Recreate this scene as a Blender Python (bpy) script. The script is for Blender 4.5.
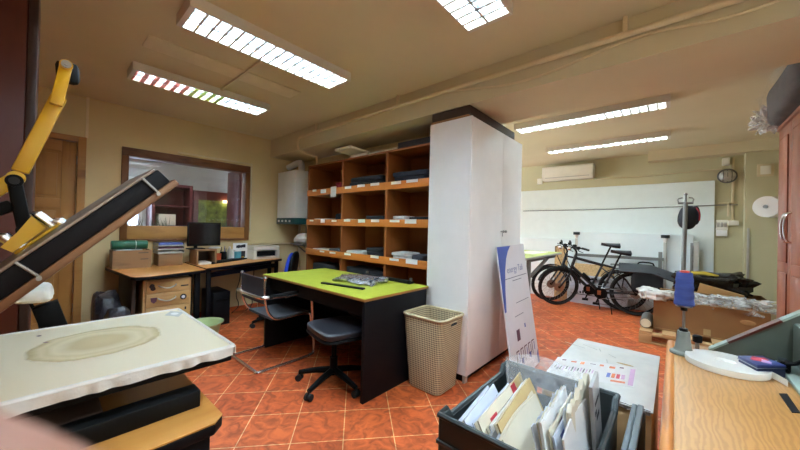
import bpy, bmesh, math, random
from mathutils import Vector, Matrix, Euler, noise
for o in list(bpy.data.objects): bpy.data.objects.remove(o)
SC = bpy.context.scene; COL = SC.collection; PI = math.pi
# ------------------------------------------------------------------ camera
CH = 1.30; FPX = 314.036
YAW, PITCH, ROLL = map(math.radians, (41.2058, 0.4238, 1.3740))
_f = Vector((math.cos(PITCH)*math.cos(YAW), math.cos(PITCH)*math.sin(YAW), math.sin(PITCH)))
_r = Vector((math.sin(YAW), -math.cos(YAW), 0)); _u = _r.cross(_f)
RT = math.cos(ROLL)*_r + math.sin(ROLL)*_u; UP = -math.sin(ROLL)*_r + math.cos(ROLL)*_u; FW = _f
cam = bpy.data.objects.new('camera', bpy.data.cameras.new('camera')); COL.objects.link(cam)
cam.matrix_world = Matrix(((RT.x, UP.x, -FW.x, 0), (RT.y, UP.y, -FW.y, 0), (RT.z, UP.z, -FW.z, CH), (0, 0, 0, 1)))
cam.data.sensor_width = 36; cam.data.lens = 36*FPX/800; cam.data.clip_start = 0.004; cam.data.clip_end = 60
cam.data.dof.use_dof = True; cam.data.dof.focus_distance = 2.8; cam.data.dof.aperture_fstop = 11.0
SC.camera = cam
# ------------------------------------------------------------------ world, exposure
w = bpy.data.worlds.new('World'); SC.world = w; w.use_nodes = True
w.node_tree.nodes['Background'].inputs[0].default_value = (0.75, 0.85, 1, 1)
w.node_tree.nodes['Background'].inputs[1].default_value = 0.3
SC.view_settings.view_transform = 'Standard'; SC.view_settings.look = 'None'
SC.view_settings.gamma = 1; SC.view_settings.use_curve_mapping = False
SC.view_settings.exposure = 1.9
SC.cycles.sample_clamp_direct = 0.8
ADDED_DAY = 0.4              # added unseen panes behind the camera, to brighten the room
ADDED_DAYFAR = 4.2           # added window that brightens the far room, unseen behind the tall cabinet
TUBEFAR = 105.0
TUBE = 68.0            # strength of the lit fluorescent tubes

def ray(x, y): return RT*((x-400)/FPX) + UP*((225-y)/FPX) + FW
def onX(x, y, X): d = ray(x, y); return Vector((0, 0, CH)) + d*(X/d.x)
def onY(x, y, Y): d = ray(x, y); return Vector((0, 0, CH)) + d*(Y/d.y)
def onZ(x, y, z): d = ray(x, y); return Vector((0, 0, CH)) + d*((z-CH)/d.z)
# ------------------------------------------------------------------ materials
def lin(h):
    h = h.lstrip('#'); c = [int(h[i:i+2], 16)/255 for i in (0, 2, 4)]
    return tuple(v/12.92 if v <= .04045 else ((v+.055)/1.055)**2.4 for v in c) + (1,)
def newmat(name):
    m = bpy.data.materials.new(name); m.use_nodes = True
    nt = m.node_tree; return m, nt, nt.nodes['Principled BSDF']
def texco(nt, scale=(1, 1, 1), rot=(0, 0, 0), loc=(0, 0, 0)):
    t = nt.nodes.new('ShaderNodeTexCoord'); mp = nt.nodes.new('ShaderNodeMapping')
    mp.inputs['Scale'].default_value = scale; mp.inputs['Rotation'].default_value = rot; mp.inputs['Location'].default_value = loc
    nt.links.new(t.outputs['Object'], mp.inputs['Vector']); return mp.outputs['Vector']
def ramp(nt, stops):
    r = nt.nodes.new('ShaderNodeValToRGB'); e = r.color_ramp.elements
    e[0].position, e[0].color = stops[0][0], stops[0][1]; e[1].position, e[1].color = stops[-1][0], stops[-1][1]
    for p, c in stops[1:-1]:
        k = e.new(p); k.color = c
    return r
def noise_tex(nt, vec, scale, detail=3, dist=0):
    n = nt.nodes.new('ShaderNodeTexNoise'); n.inputs['Scale'].default_value = scale
    n.inputs['Detail'].default_value = detail; n.inputs['Distortion'].default_value = dist
    nt.links.new(vec, n.inputs['Vector']); return n.outputs['Fac']
def bump(nt, b, fac, strength=.2, dist=.01):
    k = nt.nodes.new('ShaderNodeBump'); k.inputs['Strength'].default_value = strength; k.inputs['Distance'].default_value = dist
    nt.links.new(fac, k.inputs['Height']); nt.links.new(k.outputs['Normal'], b.inputs['Normal'])
def mul(c, k): return (min(1, c[0]*k), min(1, c[1]*k), min(1, c[2]*k), 1)
def plain(name, col, rough=.5, metal=0, var=.12, scale=8, bmp=0, spec=.5, stretch=(1, 1, 1), bscale=None):
    m, nt, b = newmat(name); c = lin(col); v = texco(nt, stretch)
    n = noise_tex(nt, v, scale)
    r = ramp(nt, [(.3, mul(c, 1-var)), (.7, mul(c, 1+var))]); nt.links.new(n, r.inputs['Fac'])
    nt.links.new(r.outputs['Color'], b.inputs['Base Color'])
    b.inputs['Roughness'].default_value = rough; b.inputs['Metallic'].default_value = metal
    b.inputs['Specular IOR Level'].default_value = spec
    if bmp: bump(nt, b, noise_tex(nt, v, bscale or scale*4), bmp)
    return m
def wood(name, c1, c2, scale=6, axis='x', rough=.45, dist=1.2, c3=None, coat=0):
    m, nt, b = newmat(name)
    st = {'x': (.12, 1, 1), 'y': (1, .12, 1), 'z': (1, 1, .12)}[axis]
    v = texco(nt, st); n = noise_tex(nt, v, scale, 5, dist); n2 = noise_tex(nt, v, scale*6, 3, .3)
    mx = nt.nodes.new('ShaderNodeMath'); mx.operation = 'MULTIPLY_ADD'; mx.inputs[1].default_value = .3
    nt.links.new(n2, mx.inputs[0]); nt.links.new(n, mx.inputs[2])
    r = ramp(nt, [(.42, lin(c1)), (.6, lin(c3 or c2)), (.82, lin(c2))]); nt.links.new(mx.outputs[0], r.inputs['Fac'])
    nt.links.new(r.outputs['Color'], b.inputs['Base Color']); b.inputs['Roughness'].default_value = rough
    b.inputs['Coat Weight'].default_value = coat; b.inputs['Specular IOR Level'].default_value = .3
    return m
def oak(name, c1, c2, axis='x', rough=.35):
    m, nt, b = newmat(name)
    st = {'x': (.25, 1, 1), 'y': (1, .25, 1)}[axis]; v = texco(nt, st)
    wv = nt.nodes.new('ShaderNodeTexWave'); wv.bands_direction = 'Y' if axis == 'x' else 'X'
    wv.inputs['Scale'].default_value = 22; wv.inputs['Distortion'].default_value = 11; wv.inputs['Detail'].default_value = 3
    wv.inputs['Detail Scale'].default_value = 1.2
    nt.links.new(v, wv.inputs['Vector'])
    r = ramp(nt, [(.1, lin(c1)), (.75, lin(c2))]); nt.links.new(wv.outputs['Fac'], r.inputs['Fac'])
    nt.links.new(r.outputs['Color'], b.inputs['Base Color']); b.inputs['Roughness'].default_value = rough
    return m
def emis(name, col, s):
    m, nt, b = newmat(name); b.inputs['Base Color'].default_value = lin(col)
    b.inputs['Emission Color'].default_value = lin(col); b.inputs['Emission Strength'].default_value = s; return m
def clear(name, tint='ffffff', opacity=.25, rough=.08, bmp=0, scale=30, white=.5):
    m, nt, b = newmat(name); out = nt.nodes['Material Output']
    tr = nt.nodes.new('ShaderNodeBsdfTransparent'); mix = nt.nodes.new('ShaderNodeMixShader')
    b.inputs['Base Color'].default_value = lin(tint); b.inputs['Roughness'].default_value = rough
    v = texco(nt); n = noise_tex(nt, v, scale, 4, .8)
    r = ramp(nt, [(.35, (opacity*.5,)*3+(1,)), (.75, (min(1, opacity*1.6),)*3+(1,))]); nt.links.new(n, r.inputs['Fac'])
    nt.links.new(r.outputs['Color'], mix.inputs['Fac']); nt.links.new(tr.outputs[0], mix.inputs[1]); nt.links.new(b.outputs[0], mix.inputs[2])
    nt.links.new(mix.outputs[0], out.inputs['Surface'])
    if bmp: bump(nt, b, n, bmp, .02)
    return m
def tile_mat():
    m, nt, b = newmat('terracotta tiles'); v = texco(nt, (1, 1, 1), (0, 0, math.radians(41)), (0, 0, 0))
    # rotated so rows run at -41 degrees; shift so one joint crossing is at (0.971, 2.139)
    a = math.radians(41); px, py = .971-(-1.7+6.8)/2, 2.139-(-1.35-.2+8.2)/2
    rx, ry = px*math.cos(a)-py*math.sin(a), px*math.sin(a)+py*math.cos(a); T = .31
    nt.nodes['Mapping'].inputs['Location'].default_value = (-rx+30*T, -ry+30*T, 0)
    bk = nt.nodes.new('ShaderNodeTexBrick'); bk.offset = 0; bk.squash = 1
    bk.inputs['Scale'].default_value = 1; bk.inputs['Brick Width'].default_value = T; bk.inputs['Row Height'].default_value = T
    bk.inputs['Mortar Size'].default_value = .0034; bk.inputs['Mortar Smooth'].default_value = .3; bk.inputs['Bias'].default_value = 0
    bk.inputs['Color1'].default_value = lin('b4562a'); bk.inputs['Color2'].default_value = lin('a34822'); bk.inputs['Mortar'].default_value = lin('cfa47c')
    nt.links.new(v, bk.inputs['Vector'])
    n = noise_tex(nt, v, 11, 6, 1.5); r = ramp(nt, [(.36, (.45, .38, .32, 1)), (.64, (1.3, 1.3, 1.25, 1))]); nt.links.new(n, r.inputs['Fac'])
    mx = nt.nodes.new('ShaderNodeMix'); mx.data_type = 'RGBA'; mx.blend_type = 'MULTIPLY'; mx.inputs['Factor'].default_value = .75
    nt.links.new(bk.outputs['Color'], mx.inputs[6]); nt.links.new(r.outputs['Color'], mx.inputs[7])
    nt.links.new(mx.outputs[2], b.inputs['Base Color']); b.inputs['Roughness'].default_value = .5; b.inputs['Specular IOR Level'].default_value = .22
    bump(nt, b, n, .12, .01); return m
def weave_mat():
    m, nt, b = newmat('woven rattan'); v = texco(nt)
    t = nt.nodes.new('ShaderNodeSeparateXYZ'); nt.links.new(v, t.inputs[0])
    def M(op, a, bb):
        k = nt.nodes.new('ShaderNodeMath'); k.operation = op
        for i, q in enumerate((a, bb)):
            if isinstance(q, (int, float)): k.inputs[i].default_value = q
            else: nt.links.new(q, k.inputs[i])
        return k.outputs[0]
    h = M('SUBTRACT', t.outputs['X'], t.outputs['Y']); h2 = M('SUBTRACT', t.outputs['X'], t.outputs['Y']); h = M('ADD', h, M('MULTIPLY', h2, .0))
    s1 = M('SINE', M('MULTIPLY', M('ADD', M('MULTIPLY', h, 1.0), t.outputs['Z']), 190), 0)
    s2 = M('SINE', M('MULTIPLY', M('SUBTRACT', M('MULTIPLY', h, 1.0), t.outputs['Z']), 190), 0)
    p = M('MULTIPLY', s1, s2); q = M('ADD', M('MULTIPLY', p, .5), .5)
    r = ramp(nt, [(.2, lin('30251a')), (.42, lin('a89270')), (1, lin('d8c7a2'))]); nt.links.new(q, r.inputs['Fac'])
    nt.links.new(r.outputs['Color'], b.inputs['Base Color']); b.inputs['Roughness'].default_value = .55
    bump(nt, b, q, .5, .004); return m
def stain_mat():
    # cream pressing cloth with the worn oval scorch ring that is on the cloth itself
    m, nt, b = newmat('cream press cloth'); t = nt.nodes.new('ShaderNodeTexCoord'); mp = nt.nodes.new('ShaderNodeMapping')
    mp.inputs['Location'].default_value = (-.0, 0, 0); mp.inputs['Scale'].default_value = (6.2, 6.2, 0)
    nt.links.new(t.outputs['Object'], mp.inputs['Vector'])
    n0 = nt.nodes.new('ShaderNodeTexNoise'); n0.inputs['Scale'].default_value = 16; n0.inputs['Detail'].default_value = 6; nt.links.new(t.outputs['Object'], n0.inputs['Vector'])
    ln = nt.nodes.new('ShaderNodeVectorMath'); ln.operation = 'LENGTH'; nt.links.new(mp.outputs['Vector'], ln.inputs[0])
    ad = nt.nodes.new('ShaderNodeMath'); ad.operation = 'MULTIPLY_ADD'; ad.inputs[1].default_value = .24
    nt.links.new(n0.outputs['Fac'], ad.inputs[0]); nt.links.new(ln.outputs['Value'], ad.inputs[2])
    r = ramp(nt, [(.0, lin('b29d72')), (.45, lin('a89268')), (.66, lin('cdbd98')), (.76, lin('b9a67c')), (.84, lin('c9b68e')), (.95, lin('9c875c')), (1.0, lin('e6d8ba'))])
    sc = nt.nodes.new('ShaderNodeMath'); sc.operation = 'MULTIPLY'; sc.inputs[1].default_value = .88
    nt.links.new(ad.outputs[0], sc.inputs[0]); nt.links.new(sc.outputs[0], r.inputs['Fac'])
    nt.links.new(r.outputs['Color'], b.inputs['Base Color']); b.inputs['Roughness'].default_value = .8
    return m

M = {}
def mk():
    P = plain
    M['wall'] = P('ochre painted wall', 'cdb586', .85, var=.05, scale=2, bmp=.05, bscale=60)
    M['wallfar'] = P('olive painted wall', 'b9b18e', .85, var=.04, scale=2)
    M['ceil'] = P('beige painted ceiling', 'ccbd9a', .9, var=.04, scale=1.5)
    M['ceilpatch'] = P('pale ceiling panel', 'd6c8a8', .85, var=.04)
    M['tile'] = tile_mat()
    M['white'] = P('white laminate', 'e3ddda', .35, var=.02)
    M['cabwhite'] = P('white melamine', 'ece9e6', .4, var=.02)
    M['cabedge'] = P('white edge band', 'efeae6', .4, var=.02)
    M['board'] = P('white board panel', 'dfe8e6', .45, var=.02)
    M['board2'] = P('bright white panel', 'e8f0f2', .4, var=.02)
    M['enamel'] = P('white enamel', 'dedcd6', .3, var=.03)
    M['applwhite'] = P('off white plastic', 'e2ddcf', .4, var=.03)
    M['pipe'] = P('painted beige pipe', 'd8c49e', .5, var=.05)
    M['trunk'] = P('cream trunking', 'c8b792', .5, var=.04)
    M['mahog'] = wood('mahogany veneer', '5a2518', '7d3a25', 5, 'z', .4)
    M['mahogL'] = wood('red cherry veneer', '6a3524', '86492f', 5, 'z', .4)
    M['mahogD'] = wood('dark mahogany', '3a1710', '4e2117', 5, 'z', .35)
    M['darktrim'] = P('dark mahogany trim', '2c120c', .5)
    M['pine'] = wood('stained pine', '7a5226', 'a07038', 4, 'z', .5)
    M['pine2'] = wood('stained pine rails', '835628', 'a8763e', 4, 'x', .5)
    M['winwood'] = wood('dark window timber', '3f2412', '6b4122', 8, 'x', .55)
    M['winwoodv'] = wood('window jamb timber', '54301a', '70451f', 8, 'z', .55)
    M['winboard'] = wood('golden pine board', '8a5c2c', 'ab7a40', 5, 'x', .5)
    M['shelf'] = wood('orange brown chipboard', '74401a', '8a4f20', 3, 'y', .5)
    M['shelfrail'] = wood('orange brown rail', '9c561a', 'b86c28', 3, 'y', .5)
    M['shelfv'] = wood('orange brown side panel', '70401a', '84491e', 3, 'z', .5)
    M['desk'] = wood('orange beech desktop', '9c5f2a', 'c08040', 5, 'x', .35)
    M['press'] = wood('orange beech tabletop', 'a86a2c', 'bd8340', 4, 'x', .35)
    M['ltwood'] = wood('pale birch front', 'a27847', 'bd9460', 5, 'x', .5)
    M['boxwood'] = wood('brown printed wood box', '6b4c30', '8a6644', 7, 'x', .6)
    M['oak'] = oak('golden oak veneer', '8a5c2a', '9c6c36', 'x')
    M['oakedge'] = wood('oak edge moulding', '8a4f22', 'a8682f', 6, 'x', .35)
    M['black'] = P('black laminate', '0c0b0e', .5, var=.1, spec=.15)
    M['blackp'] = P('black plastic', '080808', .55, var=.1, spec=.12)
    M['blackm'] = P('black satin steel', '090909', .5, 0, var=.1, spec=.15)
    M['leather'] = P('black leatherette', '1c1c20', .38, var=.15, bmp=.15, bscale=80)
    M['sling'] = P('charcoal sling fabric', '26262a', .7, var=.1)
    M['rubber'] = P('black rubber', '101010', .7)
    M['chrome'] = P('chrome', 'e6e6ea', .22, 1, var=.03)
    M['steel'] = P('brushed steel', '9c9c9a', .35, 1, var=.08)
    M['grsteel'] = P('grey painted steel', '6b6a66', .45, .3, var=.08)
    M['alu'] = P('pale aluminium', 'b9b6ae', .4, .6, var=.05)
    M['lime'] = P('lime cutting mat', '9a9e29', .6, var=.06, scale=20)
    M['lime2'] = P('pale lime tabletop', 'aab060', .6, var=.05)
    M['woodedge'] = P('brown chipboard edge', '8a5a24', .6)
    M['yellow'] = P('yellow painted steel', 'c8960f', .35, var=.06)
    M['cream'] = stain_mat()
    M['clothw'] = P('white cotton hem', 'e4e0d8', .8, var=.05, scale=30)
    M['clothgrey'] = P('whitish cotton', 'd2ccc2', .85, var=.1, scale=14, bmp=.3, bscale=40)
    M['plate'] = P('brown heat plate', '7a573a', .4, .4, var=.1)
    M['platetop'] = P('warm grey sheet metal', '8a7a6c', .4, .5, var=.06)
    M['black_cloth'] = P('black cotton', '121215', .9, var=.3, scale=20)
    M['navy_cloth'] = P('dark navy cotton', '191c28', .9, var=.3, scale=20)
    M['white_cloth'] = P('white cotton', 'd9d6d2', .85, var=.08, scale=20)
    M['grey_cloth'] = P('dark grey cotton', '3a3a3e', .9, var=.2, scale=20)
    M['red_cloth'] = P('red cotton', '8f2026', .9, var=.2, scale=20)
    M['paper'] = P('white paper', 'e9e6e2', .8, var=.02)
    M['paper2'] = P('cream paper', 'd6cab2', .8, var=.05)
    M['paperb'] = P('bluish white paper', 'ccd0dc', .7, var=.04)
    M['kraft'] = P('kraft paper', 'b59a68', .8, var=.06)
    M['beigeenv'] = P('beige envelope', 'c9b79c', .8, var=.05)
    M['redp'] = P('red print', 'b02530', .6)
    M['ink'] = P('black ink', '1b1b22', .7)
    M['inkb'] = P('blue print', '4a5a9a', .7)
    M['inko'] = P('orange print', 'c56a3a', .7)
    M['inkp'] = P('pink print', 'cfa6c4', .7)
    M['inkm'] = P('maroon print', '5a3040', .7)
    M['bannerblue'] = P('blue banner print', '3b4a94', .5, var=.05)
    M['bannerpaper'] = P('pale grey banner print', 'd6d0d2', .45, var=.03)
    M['greyfilm'] = P('grey mailer film', '8f8b88', .3, var=.12, scale=14)
    M['card'] = P('brown cardboard', '936a3f', .8, var=.07, scale=4)
    M['card2'] = P('tan cardboard', 'b28c5c', .8, var=.07, scale=4)
    M['whitecard'] = P('scuffed white carton', 'dcdad2', .7, var=.08, scale=9)
    M['palletw'] = wood('pale pallet timber', 'a87e50', 'c09a6a', 5, 'y', .8)
    M['crate'] = P('slate grey crate plastic', '2b3131', .42, var=.08)
    M['crated'] = P('black crate plastic', '15181a', .45, var=.1)
    M['lid'] = P('grey crate lid plastic', '3e4547', .42, var=.08)
    M['film'] = clear('clear plastic sheet', 'f2f4f6', .28, .1, .3, 12)
    M['thinfilm'] = clear('thin clear film', 'f2f4f6', .07, .12, .6, 24)
    M['sleeve'] = clear('clear plastic sleeve', 'f2f4f6', .2, .06)
    M['bubble'] = clear('crinkled plastic wrap', 'e2e2e0', .42, .25, .4, 18)
    M['green'] = P('hammered green enamel', '484e44', .4, var=.1, bmp=.05)
    M['greenl'] = P('worn pale green edge', '87968a', .45, var=.12)
    M['greygreen'] = P('grey green cast iron', '686a62', .4, var=.1)
    M['blue'] = P('royal blue thread', '24326c', .75, var=.15, scale=20, bmp=.3, bscale=200, stretch=(1, 1, 8))
    M['redplastic'] = P('red plastic', 'd0402f', .4)
    M['tape'] = P('white tape', 'e6e3da', .6, var=.03)
    M['tin'] = P('navy printed tin', '1b1f40', .3, var=.1)
    M['tinlid'] = P('navy tin lid', '252c55', .3, var=.15, scale=30)
    M['weave'] = weave_mat(); M['rattan'] = P('beige rattan rim', 'b8a783', .55, var=.08, scale=40)
    M['chairblue'] = P('royal blue upholstery', '1f3fae', .8, var=.12)
    M['screen'] = P('dark monitor screen', '050506', .12, var=.05)
    M['greenroll'] = P('dark green plastic sacks', '1f5a3f', .35, var=.15, scale=14)
    M['basin'] = P('pale green plastic', 'b5c08a', .4, var=.05); 
    M['bagprint'] = P('patterned black bag', '232126', .35, var=1.6, scale=60, stretch=(1, 1, .3), bmp=.5, bscale=30)
    M['teal'] = P('dark teal panel', '123c3e', .35)
    M['maroon'] = P('maroon cabinet', '4a1d1c', .4, var=.1)
    M['grassg'] = P('grey green leaves', '46523a', .7, var=.3)
    M['poster'] = P('yellow green poster', '5a6428', .6, var=.7, scale=9)
    M['innerwall'] = P('grey white wall', 'b9bcbc', .8, var=.04)
    M['brownsofa'] = P('dark brown box board', '3a281c', .7, var=.12)
    M['osb'] = P('chipboard', 'b08f62', .85, var=.25, scale=40)
    M['bundle'] = P('dark brown bundle', '3a302a', .8, var=.3, scale=10)
    M['pannier'] = P('dark grey pannier fabric', '2a2a2b', .75, var=.15)
    M['blackbag'] = P('black plastic bag', '0e0e10', .25, var=.3, scale=20, bmp=.5, bscale=30)
    M['yell2'] = P('mustard yellow plastic', 'b59a2a', .5)
    M['silver'] = P('silver foil', 'a8a8aa', .25, .8, var=.6, scale=40, bmp=.6, bscale=60)
    M['bikeblack'] = P('satin black bike paint', '131316', .35, .2)
    M['copper'] = P('orange brown bike cover', '8a4a2a', .5)
    M['orange'] = P('orange plastic', 'c2502a', .5)
    M['tealc'] = P('turquoise label', '4f9aa8', .5)
    M['skin'] = P('skin', 'a8745e', .5, var=.06, scale=30)
    M['nail'] = P('finger nail', 'd8ac9c', .3, var=.03)
    M['tube'] = emis('lit fluorescent tube', 'd2ecff', TUBE)
    M['louvre'] = P('grey louvre', '4a5056', .5, .0, var=.02)
    M['louvrepink'] = P('pink louvre film', '301a16', .5, 0, var=.02)
    M['louvregreen'] = P('yellow green louvre film', '25270b', .5, 0, var=.02)
    for key, nm, c_ in (('filmpink', 'pink film', (.13, .040, .030, 1)), ('filmgreen', 'yellow green film', (.08, .090, .018, 1))):
        m_, nt_, b_ = newmat(nm); tl_ = nt_.nodes.new('ShaderNodeBsdfTranslucent'); tl_.inputs['Color'].default_value = c_
        ad_ = nt_.nodes.new('ShaderNodeAddShader'); b_.inputs['Base Color'].default_value = tuple(min(1, q*3) for q in c_[:3])+(1,); b_.inputs['Roughness'].default_value = .5
        nt_.links.new(b_.outputs[0], ad_.inputs[0]); nt_.links.new(tl_.outputs[0], ad_.inputs[1]); nt_.links.new(ad_.outputs[0], nt_.nodes['Material Output'].inputs['Surface']); M[key] = m_
    M['housing'] = P('white lamp housing', 'c9bfae', .5, var=.03)
    M['lampin'] = P('bright reflector', 'c4ccd4', .4, 0, var=.01)
    M['sky'] = emis('daylight beyond window', 'cfe2ff', 3.0)
    M['addedday'] = emis('added light pane', 'fff1e0', ADDED_DAY)
    M['addeddayfar'] = emis('added light pane far room', 'e6f2ff', ADDED_DAYFAR)
    M['tubefar'] = emis('lit fluorescent strip tube', 'd8f2ff', TUBEFAR)
    M['glow'] = emis('lit cabinet lamp', 'fff0b0', 6.0)
    M['silverbag'] = P('white plastic bag', 'd8d6d2', .4, var=.1, scale=14, bmp=.5, bscale=20)
mk()
def glass_mat():
    m, nt, b = newmat('window glass'); out = nt.nodes['Material Output']
    tr = nt.nodes.new('ShaderNodeBsdfTransparent'); gl = nt.nodes.new('ShaderNodeBsdfGlossy'); mix = nt.nodes.new('ShaderNodeMixShader')
    gl.inputs['Roughness'].default_value = .02; fr = nt.nodes.new('ShaderNodeFresnel'); fr.inputs['IOR'].default_value = 1.5
    nt.links.new(fr.outputs[0], mix.inputs['Fac']); nt.links.new(tr.outputs[0], mix.inputs[1]); nt.links.new(gl.outputs[0], mix.inputs[2])
    nt.links.new(mix.outputs[0], out.inputs['Surface']); return m
M['glass'] = glass_mat()
# ------------------------------------------------------------------ mesh builder
V = Vector
class MB:
    def __init__(s): s.bm = bmesh.new()
    def _add(s, t, mat=None):
        me = bpy.data.meshes.new('t'); t.to_mesh(me); t.free()
        if mat is not None: me.transform(mat)
        s.bm.from_mesh(me); bpy.data.meshes.remove(me); return s
    def box(s, a, b, bev=0, rot=None, seg=2):
        a, b = V(a), V(b); c = (a+b)/2; d = b-a
        t = bmesh.new(); bmesh.ops.create_cube(t, size=1)
        bmesh.ops.scale(t, vec=(abs(d.x), abs(d.y), abs(d.z)), verts=t.verts)
        if bev: bmesh.ops.bevel(t, geom=list(t.edges), offset=bev, segments=seg, profile=.5, affect='EDGES')
        m = Matrix.Translation(c)
        if rot is not None: m = m @ Euler(rot).to_matrix().to_4x4()
        return s._add(t, m)
    def beam(s, p0, p1, w, h, up=(0, 0, 1), bev=0):      # box from p0 to p1, width w across, height h along up
        p0, p1 = V(p0), V(p1); d = p1-p0; L = d.length; x = d.normalized(); y = V(up).cross(x)
        if y.length < 1e-4: y = V((0, 1, 0)).cross(x)
        y.normalize(); z = x.cross(y)
        t = bmesh.new(); bmesh.ops.create_cube(t, size=1); bmesh.ops.scale(t, vec=(L, w, h), verts=t.verts)
        if bev: bmesh.ops.bevel(t, geom=list(t.edges), offset=bev, segments=2, profile=.5, affect='EDGES')
        c = (p0+p1)/2
        return s._add(t, Matrix(((x.x, y.x, z.x, c.x), (x.y, y.y, z.y, c.y), (x.z, y.z, z.z, c.z), (0, 0, 0, 1))))
    def cyl(s, p0, p1, r, r2=None, seg=20):
        p0, p1 = V(p0), V(p1); d = p1-p0; t = bmesh.new()
        bmesh.ops.create_cone(t, cap_ends=True, segments=seg, radius1=r, radius2=r if r2 is None else r2, depth=d.length)
        q = V((0, 0, 1)).rotation_difference(d.normalized()).to_matrix().to_4x4()
        return s._add(t, Matrix.Translation((p0+p1)/2) @ q)
    def sph(s, c, r, seg=16, rot=None):
        t = bmesh.new(); bmesh.ops.create_uvsphere(t, u_segments=seg, v_segments=max(6, seg//2), radius=1)
        r = (r, r, r) if isinstance(r, (int, float)) else r
        bmesh.ops.scale(t, vec=r, verts=t.verts); m = Matrix.Translation(V(c))
        if rot is not None: m = m @ Euler(rot).to_matrix().to_4x4()
        return s._add(t, m)
    def torus(s, c, n, R, r, seg=40, rs=8):
        c, n = V(c), V(n).normalized(); q = V((0, 0, 1)).rotation_difference(n)
        pts = [c + q @ V((R*math.cos(2*PI*i/seg), R*math.sin(2*PI*i/seg), 0)) for i in range(seg)]
        return s.tube(pts, r, rs, closed=True)
    def tube(s, pts, r, seg=8, closed=False, smooth=0, flat=1.0):
        pts = [V(p) for p in pts]
        for _ in range(smooth):                            # corner cutting
            q = [] if closed else [pts[0]]
            n = len(pts)
            for i in range(n if closed else n-1):
                a, b = pts[i], pts[(i+1) % n]; q += [a.lerp(b, .25), a.lerp(b, .75)]
            if not closed: q.append(pts[-1])
            pts = q
        n = len(pts); rs = r if isinstance(r, (list, tuple)) else [r]*n
        if len(rs) != n: rs = [rs[0]+(rs[-1]-rs[0])*i/(n-1) for i in range(n)]
        tan = []
        for i in range(n):
            a = pts[(i-1) % n] if closed or i > 0 else pts[i]; b = pts[(i+1) % n] if closed or i < n-1 else pts[i]
            tan.append((b-a).normalized())
        u = tan[0].orthogonal().normalized(); rings = []
        for i in range(n):
            u = (u - tan[i]*u.dot(tan[i])); u = u.normalized() if u.length > 1e-6 else tan[i].orthogonal().normalized()
            v = tan[i].cross(u)
            rings.append([s.bm.verts.new(pts[i] + (u*math.cos(2*PI*k/seg) + v*math.sin(2*PI*k/seg)*flat)*rs[i]) for k in range(seg)])
        for i in range(n if closed else n-1):
            A, B = rings[i], rings[(i+1) % n]; off = 0
            if closed and i == n-1: off = min(range(seg), key=lambda o: (A[0].co-B[o].co).length)
            for k in range(seg): s.bm.faces.new((A[k], A[(k+1) % seg], B[(k+1+off) % seg], B[(k+off) % seg]))
        if not closed: s.bm.faces.new(rings[0][::-1]); s.bm.faces.new(rings[-1])
        return s
    def prism(s, poly, plane, d0, d1, bev=0):
        f = {'xy': lambda p, d: V((p[0], p[1], d)), 'xz': lambda p, d: V((p[0], d, p[1])), 'yz': lambda p, d: V((d, p[0], p[1]))}[plane]
        t = bmesh.new(); A = [t.verts.new(f(p, d0)) for p in poly]; B = [t.verts.new(f(p, d1)) for p in poly]; n = len(poly)
        t.faces.new(A[::-1]); t.faces.new(B)
        for i in range(n): t.faces.new((A[i], A[(i+1) % n], B[(i+1) % n], B[i]))
        bmesh.ops.recalc_face_normals(t, faces=t.faces)
        if bev: bmesh.ops.bevel(t, geom=list(t.edges), offset=bev, segments=2, profile=.5, affect='EDGES')
        return s._add(t)
    def lathe(s, prof, c=(0, 0, 0), seg=28, sx=1, sy=1):
        c = V(c); rings = []
        for r, z in prof:
            rings.append([s.bm.verts.new(c + V((max(r, 1e-4)*sx*math.cos(2*PI*k/seg), max(r, 1e-4)*sy*math.sin(2*PI*k/seg), z))) for k in range(seg)])
        for A, B in zip(rings, rings[1:]):
            for k in range(seg): s.bm.faces.new((A[k], A[(k+1) % seg], B[(k+1) % seg], B[k]))
        s.bm.faces.new(rings[0][::-1]); s.bm.faces.new(rings[-1]); return s
    def sheet(s, fn, nu, nv, th=.002):
        t = bmesh.new(); g = [[t.verts.new(V(fn(i/nu, j/nv))) for j in range(nv+1)] for i in range(nu+1)]
        for i in range(nu):
            for j in range(nv): t.faces.new((g[i][j], g[i+1][j], g[i+1][j+1], g[i][j+1]))
        t.normal_update()
        bmesh.ops.solidify(t, geom=list(t.faces), thickness=th)
        return s._add(t)
    def face(s, p):
        s.bm.faces.new([s.bm.verts.new(V(q)) for q in p]); return s
    def quad(s, p, th=.002):
        a, b, c, d = [V(q) for q in p]
        return s.sheet(lambda u, v: a.lerp(b, u).lerp(d.lerp(c, u), v), 1, 1, th)
    def blob(s, c, size, amp=.1, freq=6, seed=0, p=.5, nu=28, nv=16, fine=0, flatbottom=False):
        c = V(c); t = bmesh.new(); bmesh.ops.create_uvsphere(t, u_segments=nu, v_segments=nv, radius=1)
        sg = lambda a: math.copysign(abs(a)**p, a)
        for v in t.verts:
            n = v.co.normalized(); q = V((sg(n.x)*size[0], sg(n.y)*size[1], sg(n.z)*size[2]))
            k = noise.noise(q*freq + V((seed*7.3, seed*3.1, seed)))*amp
            if fine: k += noise.noise(q*freq*3.3 + V((seed, 5, 2)))*amp*fine
            v.co = c + q*(1+k/max(.3, 1)) + n*k*.3*min(size)
            if flatbottom and v.co.z < c.z-size[2]*.95: v.co.z = c.z-size[2]*.95
        return s._add(t)
OFF = {}
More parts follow.
